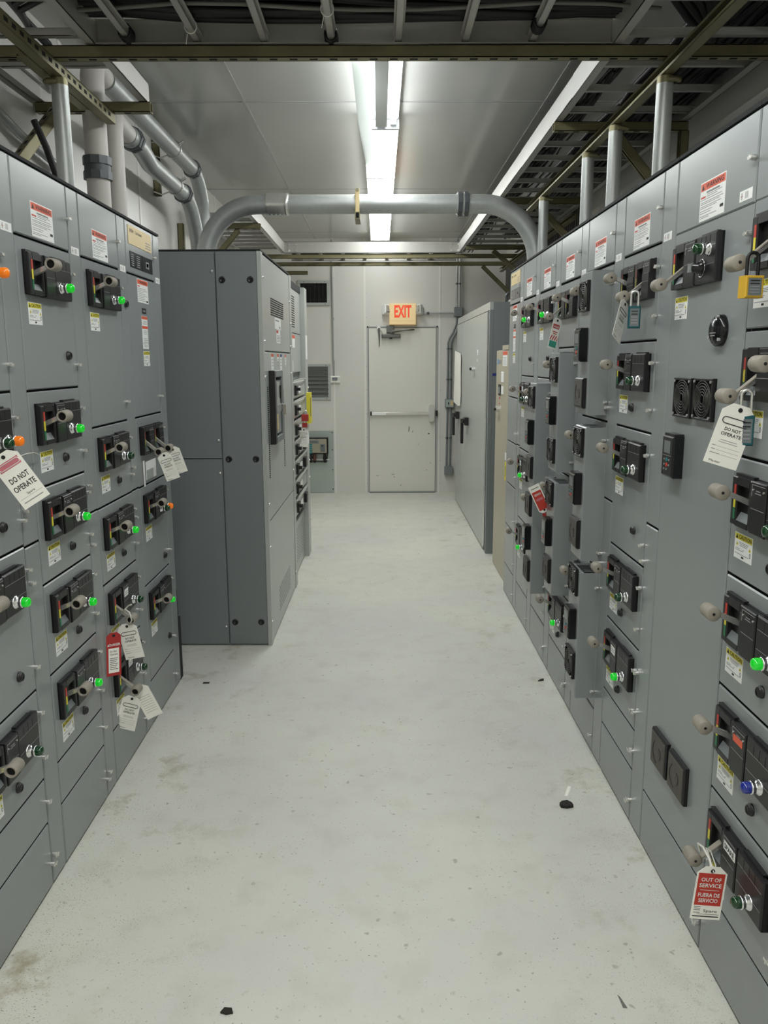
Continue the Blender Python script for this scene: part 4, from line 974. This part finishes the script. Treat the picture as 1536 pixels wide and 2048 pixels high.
for k in range(5):
    b.tube([(0.80, 2.70+k*0.05, 2.89), (0.95, 2.74+k*0.05, 2.90), (1.10, 2.90+k*0.06, 2.88), (1.20+0.02*k, 3.15+k*0.05, 2.87), (1.25, 3.6, 2.87)], 0.015, CABLE, n=7)
o = b.build('cable_bundle'); tag(o, 'thick black cables turning from the cross tray into the right tray', 'cables'); o['kind'] = 'stuff'
b = MB()
for k in range(6):
    b.tube([(-1.04, 2.70+k*0.06, 2.90), (-1.16, 2.80+k*0.06, 2.93), (-1.30, 3.0+k*0.05, 2.95), (-1.40-0.004*k, 3.50+k*0.02, 3.03), (-1.44-0.004*k, 3.88+k*0.022, 3.06), (-1.44-0.004*k, 3.93+k*0.022, 2.90)], 0.012, CABLE, n=7)
o = b.build('cable_bundle'); tag(o, 'thick black cables dropping behind the first left post', 'cables'); o['kind'] = 'stuff'
b = MB()
for k in range(9):
    y = 8.95+k*0.07; b.tube([(-0.95+i*0.3, y+random.uniform(-0.02, 0.02), 2.845) for i in range(7)], 0.006, CABLE, n=5)
o = b.build('cable_bundle'); tag(o, 'few thin cables lying in the far cross tray', 'cables'); o['kind'] = 'stuff'
# ties wrapped round rungs of the near tray
for k, (x, y, bk) in enumerate(((-0.885, 3.10, True), (-0.645, 3.06, False), (-0.165, 2.92, False), (-0.165, 3.13, True), (0.555, 3.02, True))):
    b = MB(); n = 14
    for q in range(5 if bk else 1):
        yy = y+q*0.012*(1 if bk else 0)
        b.tube([(x+0.021*math.cos(2*PI*i/n), yy, 2.825+0.024*math.sin(2*PI*i/n)) for i in range(n)], 0.0022 if not bk else 0.0045, TIE if not bk else CABLE, n=5, closed=True)
    if not bk: b.tube([(x-0.012, y, 2.80), (x-0.02, y+0.01, 2.77)], 0.0018, TIE, n=4)
    tag(b.build('cable_tie'), ['black wrapped tie on the leftmost rung of the near cross tray', 'pale cable tie round the second rung of the near cross tray', 'pale cable tie round the near cross tray rung left of the light', 'black wrapped tie on the rung left of the light', 'black wrapped tie on a rung right of the light'][k], 'cable tie')

# conduits above the left row
def conduit(label, pts, r_, m, coups=(), hubs=(), name='conduit'):
    r = tag(empty(name, pts[0]), label, 'conduit'); o = Vector(pts[0])
    b = MB(); b.tube([Vector(p)-o for p in pts], r_, m, n=20); b.build('pipe', r)
    for p, d, kind in coups:
        p = Vector(p)-o; d = Vector(d).normalized(); b = MB()
        if kind == 'hex':
            for s_ in (-0.034, 0.008): b.cyl(p+d*s_, p+d*(s_+0.028), r_*1.28, ZINCD, n=8, smooth=False)
            b.cyl(p-d*0.04, p+d*0.04, r_*1.1, ZINC, n=20)
        elif kind == 'ring':
            b.lathe(p-d*0.075, d, [(0, r_), (0.004, r_*1.12)]+[(0.01+0.0135*k, r_*(1.20 if k % 2 else 1.03)) for k in range(10)]+[(0.146, r_*1.12), (0.15, r_)], STEEL, n=24)
        elif kind == 'dark':
            for s_ in (-0.05, 0.012): b.cyl(p+d*s_, p+d*(s_+0.034), r_*1.24, ZINCD, n=10, smooth=False)
            b.cyl(p-d*0.02, p+d*0.014, r_*1.12, ZINCD, n=16)
        b.build('coupling', r)
    for p, kind in hubs:
        p = Vector(p)-o; b = MB(); b.lathe(p, (0,0,1), [(0, r_*1.3), (0.012, r_*1.3), (0.014, r_*1.15), (0.04, r_*1.12), (0.045, r_)], ZINC if kind else PVC, n=20); b.build('hub', r)
    return r
# tall dark-coupled pipe
conduit('thick painted conduit rising from the left row to a rounded elbow, dark coupling on it', [(-1.25, 3.84, 2.296), (-1.25, 3.84, 2.84), (-1.252, 3.85, 2.91), (-1.262, 3.90, 2.97), (-1.28, 3.98, 3.01), (-1.30, 4.08, 3.028), (-1.32, 4.22, 3.03)], 0.0508, PVC, coups=[((-1.25, 3.84, 2.535), (0,0,1), 'dark')], hubs=[((-1.25, 3.84, 2.296), 1)])
conduit('galvanized conduit clamped to the left wall, upper of two, bending down to the switchboard', [(-1.32, 4.25, 3.03), (-1.32, 6.08, 3.03)]+[(-1.32, 6.12+0.33*math.sin(a), 3.03-0.33*(1-math.cos(a))) for a in [PI/2*i/9 for i in range(1, 10)]]+[(-1.32, 6.45, 2.30)], 0.050, ZINC, coups=[((-1.32, 6.10, 3.03), (0,1,0), 'hex')])
conduit('white conduit standing on the left row, slimmer one with a hooked top', [(-1.25, 4.10, 2.296), (-1.25, 4.10, 2.70), (-1.252, 4.11, 2.76), (-1.260, 4.15, 2.815), (-1.275, 4.22, 2.842), (-1.29, 4.34, 2.848), (-1.30, 4.5, 2.848)], 0.045, PVC, hubs=[((-1.25, 4.10, 2.296), 0)])
conduit('galvanized conduit clamped to the left wall, lower of two, with a kink', [(-1.303, 4.51, 2.848), (-1.31, 4.74, 2.846), (-1.315, 4.86, 2.832), (-1.32, 4.98, 2.810), (-1.32, 5.78, 2.805)]+[(-1.32, 5.80+0.40*math.sin(a), 2.805-0.40*(1-math.cos(a))) for a in [PI/2*i/9 for i in range(1, 10)]]+[(-1.32, 6.20, 2.30)], 0.050, ZINC, coups=[((-1.305, 4.60, 2.848), (0,1,0), 'hex'), ((-1.32, 5.79, 2.805), (0,1,0), 'hex')])
for z, lab in ((3.03, 'wire clamp round the upper wall conduit'), (2.806, 'wire clamp round the lower wall conduit')):
    b = MB(); b.tube([(-1.455, 5.56, z-0.035), (-1.40, 5.56, z-0.054)]+[(-1.32+0.054*math.cos(a), 5.56, z+0.054*math.sin(a)) for a in [-PI*0.75+i*PI*1.45/14 for i in range(15)]]+[(-1.455, 5.56, z+0.04)], 0.0045, STEEL, n=6)
    b.cyl((-1.275, 5.55, z+0.028), (-1.245, 5.55, z+0.045), 0.009, STEEL, n=8); tag(b.build('pipe_clamp'), lab, 'clamp')
conduit('thin galvanized conduit slanting behind the near left post', [(-1.46, 2.6, 2.765), (-1.46, 3.0, 2.70), (-1.46, 3.55, 2.60), (-1.46, 4.0, 2.56)], 0.018, ZINC, coups=[((-1.46, 3.0, 2.70), (0, 1, -0.2), 'hex')])
b = MB(); b.tube([(-1.40, 2.72+0.20*math.sin(a), 2.55+0.25*math.cos(a)) for a in [PI*i/12 for i in range(13)]], 0.006, CABLE, n=6); tag(b.build('cable'), 'thin looping black cable at the left edge above the left row', 'cable')
b = MB(); b.tube([(-1.35, 3.42, 2.62), (-1.31, 3.42, 2.52), (-1.28, 3.42, 2.42), (-1.265, 3.42, 2.30)], 0.014, CABLE, n=8); b.cyl((-1.265, 3.42, 2.296), (-1.265, 3.42, 2.325), 0.018, STEEL, n=10); tag(b.build('cable'), 'black cable entering the left row top through a bright gland', 'cable')
# big cross pipe
Yp, Zp, rr = 5.60, 2.697, 0.061
pts = [(-1.148, Yp, 2.294)]+[(-1.148+0.36*(1-math.cos(a)), Yp, 2.337+0.36*math.sin(a)) for a in [PI/2*i/12 for i in range(13)]]+[(0.688+0.36*math.sin(a), Yp, 2.337+0.36*math.cos(a)) for a in [PI/2*i/12 for i in range(13)]]+[(1.048, Yp, 2.296)]
conduit('large galvanized pipe arching across the room from the switchboard to the right row', pts, rr, ZINC, coups=[((-0.66, Yp, Zp), (1,0,0), 'ring'), ((0.555, Yp, Zp), (1,0,0), 'hex')], hubs=[((1.048, Yp, 2.296), 1)], name='cross_pipe')
b = MB(); b.box(-0.152, -0.118, Yp-0.10, Yp+0.12, 2.590, 2.634, OLIVE); b.box(-0.145, -0.125, Yp-0.104, Yp-0.099, 2.596, 2.628, VOID)
b.box(-0.148, -0.122, Yp-0.072, Yp-0.066, 2.60, 2.78, CREAM); b.cyl((-0.135, Yp-0.075, 2.772), (-0.135, Yp-0.06, 2.772), 0.012, OLIVE, n=8)
b.box(-0.148, -0.122, Yp+0.066, Yp+0.072, 2.60, 2.78, OLIVE); b.box(-0.148, -0.122, Yp-0.07, Yp+0.07, 2.763, 2.768, OLIVE)
tag(b.build('pipe_hanger'), 'small brass coloured strut clamp hung round the middle of the large cross pipe', 'clamp')

# ================================================================== LIGHTS
XL, WF, LF, ZL = 0.020, 0.108, 1.372, 3.088
def fixture(y0, closed, label, LF=1.372):
    r = tag(empty('ceiling_light', (XL, y0, ZC)), label, 'light', 'fluorescent strips along the ceiling')
    h = ZC-ZL
    b = MB(); b.box(-0.105, 0.105, 0.012, LF-0.012, -0.030, -0.001, FIXW); b.build('fixture_body', r)
    for y in (0.002, LF-0.014):
        b = MB(); b.box(-WF-0.002, WF+0.002, y, y+0.012, -h-0.003, -0.001, FIXW); b.build('end_cap', r)
    if closed:
        b = MB(); n = 8
        prof = [(-WF, -0.048), (-WF, -0.056), (-WF+0.014, -h+0.006), (-WF+0.035, -h), (WF-0.035, -h), (WF-0.014, -h+0.006), (WF, -0.056), (WF, -0.048)]
        sb = MB(); sb.box(-WF-0.002, -WF+0.004, 0.014, LF-0.014, -0.049, -0.001, FIXW); sb.build('side_rail', r); sb = MB(); sb.box(WF-0.004, WF+0.002, 0.014, LF-0.014, -0.049, -0.001, FIXW); sb.build('side_rail', r)  # opaque rails added to keep the diffuser's side glow off the ceiling
        vs = [(x, y, z) for y in (0.014, LF-0.014) for x, z in prof]
        b.add(vs, [(i+n, i+1+n, i+1, i) for i in range(n-1)], LENS); b.build('diffuser', r)
    else:
        b = MB(); b.box(-0.034, 0.034, 0.03, LF-0.03, -0.078, -0.030, GREYL); b.build('reflector', r)
        for x in (-0.074, 0.074):
            b = MB(); b.tube([(x, 0.05, -0.052), (x, LF-0.06, -0.052)], 0.017, TUBE, n=12)
            b.build('lamp_tube', r)
            b = MB(); b.box(x-0.016, x+0.016, LF-0.056, LF-0.03, -0.068, -0.03, FIXW); b.build('lamp_holder', r)
    return r
ys = [3.965+LF*k for k in range(-5, 5)]
names = ['behind the camera, farthest back', 'behind the camera, second from the back', 'overhead behind the camera', 'just above the camera', 'above the near cross tray', 'with open cover and bare tubes', 'second in view, just past the open one', 'third in view, behind the large cross pipe', 'fourth in view, beyond the large cross pipe', 'last, against the far cross tray']
for k, y0 in enumerate(ys):
    fixture(y0, k != 5, 'white fluorescent ceiling light '+names[k], min(LF, YB-0.40-y0))
# hanging diffuser of the open fixture
b = MB(); n = 6
prof = [(0.0, 0.0), (-0.055, -0.010), (-0.075, -0.022), (-0.078, -0.040), (-0.074, -0.080), (0.0, -0.086)]
P0 = Vector((-0.045, 3.98, 3.105)); P1 = Vector((-0.035, 5.32, 2.925)); vs = []
for P, sc in ((P0, 1.0), (P0.lerp(P1, 0.5), 0.9), (P1, 0.55)):
    for x, z in prof: vs.append((P.x+x*sc, P.y, P.z+z*sc))
fs = [(k*n+i, k*n+i+1, (k+1)*n+i+1, (k+1)*n+i) for k in range(2) for i in range(n-1)]
b.add(vs, fs, ACRYL); b.add([(v[0]+0.002, v[1], v[2]+0.002) for v in vs], [tuple(reversed(f)) for f in fs], ACRYL)
tag(b.build('loose_diffuser'), 'loose white diffuser hanging open below the bare-tube light', 'diffuser')

# ================================================================== TAGS AND PADLOCKS
def tagcard(name, label, pos, w_, h_, roll, yaw, style, pitch=0.0, grp=None):
    """pos is the eyelet; card hangs down local -z, faces local -y"""
    r = tag(empty(name, pos), label, 'tag', grp); r.rotation_euler = (R(pitch), R(roll), R(yaw))
    c = MB(); hw = w_/2; k = w_*0.26
    t0 = 0.012
    out = [(-hw, -h_+t0), (hw, -h_+t0), (hw, t0-k*0.9), (hw-k, t0), (-hw+k, t0), (-hw, t0-k*0.9)]
    base = {'red': TAGRED, 'back': TAGC}.get(style, TAGC)
    c.plate((0, 0, 0), U, V, out, 0.0009, base)
    c.lathe((0, -0.0002, 0), (0, -1, 0), [(0, 0.0055), (0.001, 0.0055), (0.001, 0.003), (0.0002, 0.0)], INK, n=12)
    c.build('card', r)
    p = MB(); o = (0, 0, 0); zb = -h_+t0
    def pill(z, m=INK):
        a = w_*0.30; rr_ = w_*0.09
        pts = [(-a+rr_*math.cos(q), -0.0006, z+rr_*math.sin(q)) for q in [PI/2+PI*i/8 for i in range(9)]]+[(a+rr_*math.cos(q), -0.0006, z+rr_*math.sin(q)) for q in [-PI/2+PI*i/8 for i in range(9)]]
        p.tube(pts, w_*0.014, m, n=4, closed=True)
    if style == 'dno':
        pill(-h_*0.20)
        p.text('DO NOT', (-w_*0.24, 0, -h_*0.36), U, V, w_*0.48, h_*0.055, INK); p.text('OPERATE', (-w_*0.30, 0, -h_*0.44), U, V, w_*0.60, h_*0.055, INK)
        for q, ww in ((0.52, 0.5), (0.555, 0.56)): p.rect(o, U, V, -w_*ww/2, w_*ww/2, -h_*q, -h_*q+h_*0.008, GINK)
        for q, a in ((0.63, 0.12), (0.69, 0.12), (0.75, 0.30)): p.rect(o, U, V, -w_*0.42, -w_*0.42+w_*a, -h_*q, -h_*q+h_*0.010, GINK); p.rect(o, U, V, -w_*0.42+w_*a+0.002, w_*0.40, -h_*q, -h_*q+h_*0.004, GINK)
        p.text('Master', (-w_*0.36, 0, -h_*0.885), U, V, w_*0.34, h_*0.035, INK)
    if style == 'dnobig':
        p.rect(o, U, V, -w_*0.40, w_*0.40, -h_*0.22, -h_*0.08, mat('pink print', (206, 120, 130), 0.5)); pill(-h_*0.15, WHITE)
        p.text('DO NOT', (-w_*0.34, 0, -h_*0.46), U, V, w_*0.72, h_*0.10, INK); p.text('OPERATE', (-w_*0.40, 0, -h_*0.62), U, V, w_*0.82, h_*0.10, INK)
        p.text('Spare', (-w_*0.10, 0, -h_*0.74), U, V, w_*0.30, h_*0.055, INK)
        p.rect(o, U, V, -w_*0.42, w_*0.42, -h_*0.76, -h_*0.756, GINK); p.rect(o, U, V, -w_*0.38, w_*0.36, -h_*0.84, -h_*0.825, GINK)
    if style == 'oos':
        p.rect(o, U, V, -w_*0.44, w_*0.44, -h_*0.655, -h_*0.045, RED)
        for t_, q, ww in (('OUT OF', 0.20, 0.66), ('SERVICE', 0.31, 0.74), ('FUERA DE', 0.49, 0.72), ('SERVICIO', 0.595, 0.64)):
            p.text(t_, (-w_*ww/2, -0.0003, -h_*q), U, V, w_*ww, h_*0.075, WHITE, off=0.0006)
        p.rect(o, U, V, -w_*0.32, w_*0.32, -h_*0.365, -h_*0.358, WHITE, off=0.0006)
        p.text('Spare', (-w_*0.10, 0, -h_*0.80), U, V, w_*0.46, h_*0.07, INK)
        for q in (0.69, 0.72, 0.75, 0.80): p.rect(o, U, V, -w_*0.42, -w_*0.20, -h_*q, -h_*q+h_*0.010, INK)
        p.rect(o, U, V, -w_*0.30, w_*0.44, -h_*0.825, -h_*0.818, INK); p.rect(o, U, V, -w_*0.44, w_*0.44, -h_*0.875, -h_*0.855, INK)
    if style == 'red':
        p.text('DANGER', (-w_*0.30, 0, -h_*0.24), U, V, w_*0.74, h_*0.06, WHITE); p.plate((-w_*0.43, -0.0003, -h_*0.24), U, V, [(0,0),(w_*0.12,0),(w_*0.06,h_*0.06)], 0.0002, WHITE)
        p.rect(o, U, V, -w_*0.36, w_*0.36, -h_*0.86, -h_*0.29, TAGC)
        p.text('Do Not', (-w_*0.26, -0.0002, -h_*0.385), U, V, w_*0.46, h_*0.05, INK, off=0.0004); p.text('Operate', (-w_*0.26, -0.0002, -h_*0.465), U, V, w_*0.52, h_*0.06, INK, off=0.0004)
        for k_ in range(7): p.rect((0, -0.0002, 0), U, V, -w_*0.28, w_*(0.28-0.06*(k_ % 3)), -h_*(0.53+k_*0.042), -h_*(0.53+k_*0.042)+h_*0.012, INK, off=0.0004)
    if style == 'stripe':
        p.rect(o, U, V, -w_*0.40, w_*0.40, -h_*0.26, -h_*0.12, RED); p.text('DANGER', (-w_*0.34, -0.0003, -h_*0.235), U, V, w_*0.68, h_*0.07, WHITE, off=0.0006)
        p.rect(o, U, V, -w_*0.30, w_*0.30, -h_*0.38, -h_*0.35, RED); p.rect(o, U, V, -w_*0.22, w_*0.22, -h_*0.44, -h_*0.41, RED)
        for k_ in range(4):
            a = -w_*0.5+k_*w_*0.27
            p.plate((0, -0.0004, 0), U, V, [(a, -h_*0.64), (a+w_*0.12, -h_*0.64), (min(a+w_*0.30, w_*0.49), -h_*0.48), (a+w_*0.18, -h_*0.48)], 0.0002, RED)
        p.rect(o, U, V, -w_*0.44, w_*0.44, -h_*0.86, -h_*0.66, mat('mint print', (60, 160, 136), 0.5))
    if style == 'redblock':
        p.rect(o, U, V, -w_*0.42, w_*0.42, -h_*0.70, -h_*0.02, RED); p.rect(o, U, V, -w_*0.30, w_*0.30, -h_*0.45, -h_*0.36, mat('pink print', (206, 120, 130), 0.5), off=0.0006)
        p.text('DANGER', (-w_*0.30, -0.0003, -h_*0.62), U, V, w_*0.60, h_*0.08, WHITE, off=0.0006)
        p.rect(o, U, V, -w_*0.36, w_*0.36, -h_*0.82, -h_*0.80, INK)
    if style == 'back':
        for k_ in range(8): p.rect(o, U, V, -w_*0.36, w_*0.36, -h_*(0.25+k_*0.07), -h_*(0.25+k_*0.07)+h_*0.008, GINK)
    if p.v: p.build('printing', r)
    return r
def tie(name, label, pts, r_=0.0016, m=TIE):
    b = MB(); b.tube(pts, r_, m, n=6); return tag(b.build(name), label, 'cable tie')
DN = 'white card tags lettered do not operate'
tagcard('lockout_tag', 'large white card tag at the left photo edge on the nearest left section', (-1.018, 2.19, 1.435), 0.080, 0.160, -32, 10, 'dnobig')
tie('cable_tie', 'thin pale string trailing right from the tag at the left photo edge', [(-1.012, 2.19, 1.425), (-1.03, 2.36, 1.425), (-1.05, 2.46, 1.418), (-1.058, 2.52, 1.405)], 0.0014)
tagcard('lockout_tag', 'white card tag, nearer of the two on the paired handles', (-0.975, 3.66, 1.270), 0.064, 0.128, -19, 0, 'dno', grp=None)
tagcard('lockout_tag', 'white card tag, farther of the two on the paired handles', (-0.985, 3.86, 1.275), 0.064, 0.130, -18, 0, 'dno')
tagcard('lockout_tag', 'white card tag with a nylon tie, just above the lowest left-row handle', (-1.020, 3.13, 0.640), 0.078, 0.150, -11, 0, 'dno')
tagcard('danger_tag', 'narrow red tag beside a white card on the left row', (-1.038, 3.02, 0.640), 0.058, 0.175, 3, 38, 'red')
tagcard('lockout_tag', 'white card tag leaning left on the lowest left-row handle', (-1.018, 3.13, 0.330), 0.078, 0.150, 15, 0, 'dno')
tagcard('lined_tag', 'grey backed lined tag behind the lowest left-row tag', (-1.005, 3.20, 0.345), 0.070, 0.150, -24, 5, 'back')
tie('cable_tie', 'white nylon tie looped over the handle above the red tag', [(-1.01, 3.13, 0.645), (-0.995, 3.12, 0.67), (-1.0, 3.11, 0.705), (-1.02, 3.12, 0.715), (-1.035, 3.14, 0.70)], 0.0035)
tie('cable_tie', 'stub of the white nylon tie sticking up above the red tag', [(-1.02, 3.12, 0.715), (-1.005, 3.12, 0.73), (-0.99, 3.11, 0.738)], 0.003)
tagcard('out_of_service_tag', 'red and white bilingual out-of-service tag hanging lowest on the right', (0.846, 1.86, 0.405), 0.078, 0.150, 5, 0, 'oos')
tie('cable_tie', 'thin white string holding the bilingual out-of-service tag', [(0.846, 1.855, 0.405), (0.850, 1.89, 0.42), (0.855, 1.93, 0.425), (0.868, 1.93, 0.415), (0.866, 1.89, 0.40), (0.848, 1.858, 0.402)], 0.0016)
tie('cable_tie', 'white nylon tie knotted on the handle over the out-of-service tag', [(0.850, 1.955, 0.40), (0.842, 1.95, 0.425), (0.845, 1.925, 0.43), (0.848, 1.89, 0.42), (0.846, 1.86, 0.40)], 0.003)
tagcard('lockout_tag', 'large white card tag hanging at the right photo edge', (0.868, 1.955, 1.568), 0.086, 0.152, 17, 0, 'dno')
tagcard('lockout_tag', 'white card tag seen nearly edge-on in front of the teal padlock', (0.845, 2.86, 1.875), 0.070, 0.145, 27, 50, 'dno')
tagcard('danger_tag', 'small tag with red stripes and green foot, upper right row', (0.865, 4.02, 1.875), 0.052, 0.150, 14, 30, 'stripe')
tagcard('danger_tag', 'red tag flopped upward against a drive housing', (0.832, 4.02, 0.945), 0.058, 0.150, 180-26, 0, 'redblock')
tagcard('lockout_tag', 'small white card tag on the far switchboard with red locks above it', (-0.600, 6.45, 1.150), 0.066, 0.150, 0, 0, 'dno')
def padlock(label, pos, w_, h_, m, yaw, sh=0.04, dep=0.022, sm=STEEL, lab=True):
    r = tag(empty('padlock', pos), label, 'padlock'); r.rotation_euler = (0, 0, R(yaw))
    b = MB(); b.box(-w_/2, w_/2, -dep/2, dep/2, -h_, 0, m, ch=0.003); b.build('lock_body', r)
    a = w_*0.30
    b = MB(); b.tube([(-a, 0, 0)]+[(-a*math.cos(q), 0, sh-a+a*math.sin(q)) for q in [PI*i/8 for i in range(9)]]+[(a, 0, 0)], 0.0042, sm, n=8); b.build('shackle', r)
    if lab:
        b = MB(); b.rect((0, -dep/2, 0), U, V, -w_*0.36, w_*0.36, -h_*0.90, -h_*0.12, SCREEN, off=0.0003)
        for k in range(5): b.rect((0, -dep/2, 0), U, V, -w_*0.26, w_*0.26, -h_*(0.26+k*0.13), -h_*(0.26+k*0.13)+h_*0.05, INK if k < 2 else GINK, off=0.0005)
        b.build('lock_label', r)
    return r
padlock('yellow padlock on the top handle of the nearest right section', (0.862, 1.935, 1.878), 0.046, 0.050, LOCKY, 8, sh=0.052, dep=0.030, sm=CABLE)
padlock('teal padlock under the paired handles near the right-hand white card', (0.872, 2.84, 1.868), 0.040, 0.074, LOCKT, -10, sh=0.050)
padlock('teal padlock half hidden behind the large right-edge card tag', (0.886, 1.965, 1.556), 0.040, 0.074, LOCKT, -10, sh=0.060)
padlock('red padlock on the far switchboard, upper of two', (-0.585, 6.42, 1.275), 0.055, 0.055, LOCKR, 0, sh=0.03, lab=False)
padlock('small red padlock on the far switchboard, lower of two', (-0.59, 6.44, 1.205), 0.04, 0.035, LOCKR, 0, sh=0.03, lab=False)
padlock('slim red padlock hanging below the flopped red tag', (0.842, 4.04, 0.925), 0.018, 0.075, LOCKR, 40, sh=0.03, lab=False)
# small white notes taped behind the paired handles
b = MB(); b.box(-0.001, 0.0, 3.66, 3.685, 1.125, 1.245, WHITE); tag(b.build('paper_slip', loc=(-1.072, 0, 0)), 'narrow white paper slip below the paired handles', 'paper')
b = MB(); b.box(-0.001, 0.0, 3.70, 3.87, 1.150, 1.235, WHITE); b.box(0.0, 0.0004, 3.71, 3.82, 1.15, 1.195, GREYL); tag(b.build('paper_slip', loc=(-1.072, 0, 0)), 'wide white paper slip behind the paired tags', 'paper')

# ================================================================== DEBRIS
def chip(label, x, y, pts, h, m, name='debris'):
    b = MB(); b.plate((x, y, h), (1,0,0), (0,1,0), pts, h-0.0003, m); return tag(b.build(name), label, 'debris')
chip('black plastic lump on the floor by the right row', 0.712, 2.855, [(-0.022,-0.012),(0.0,-0.018),(0.026,-0.010),(0.024,0.008),(0.010,0.026),(-0.012,0.020),(-0.024,0.006)], 0.012, BROWN)
chip('small white paper strip on the floor by the right row', 0.745, 2.965, [(-0.022,-0.035),(-0.010,-0.038),(0.020,0.035),(0.008,0.038)], 0.0012, TAGC)
chip('small black bit on the floor at the left near the switchboard', -0.93, 4.09, [(-0.016,-0.008),(0.016,-0.006),(0.017,0.006),(-0.015,0.008)], 0.004, BROWN)
chip('dark shard on the floor before the drive housings', 0.862, 4.10, [(-0.02,-0.012),(0.012,-0.004),(0.016,0.016),(-0.004,0.006)], 0.006, BROWN)
chip('dark scrap at the bottom edge of the photo, left of centre', -0.41, 1.865, [(-0.016,-0.006),(0.0,-0.012),(0.018,-0.008),(0.012,0.008),(-0.008,0.01)], 0.005, BROWN)
chip('grey sliver at the bottom edge of the photo on the right', 0.645, 1.885, [(-0.006,-0.018),(0.005,-0.020),(-0.003,0.016),(-0.008,0.026)], 0.002, CABLEG)
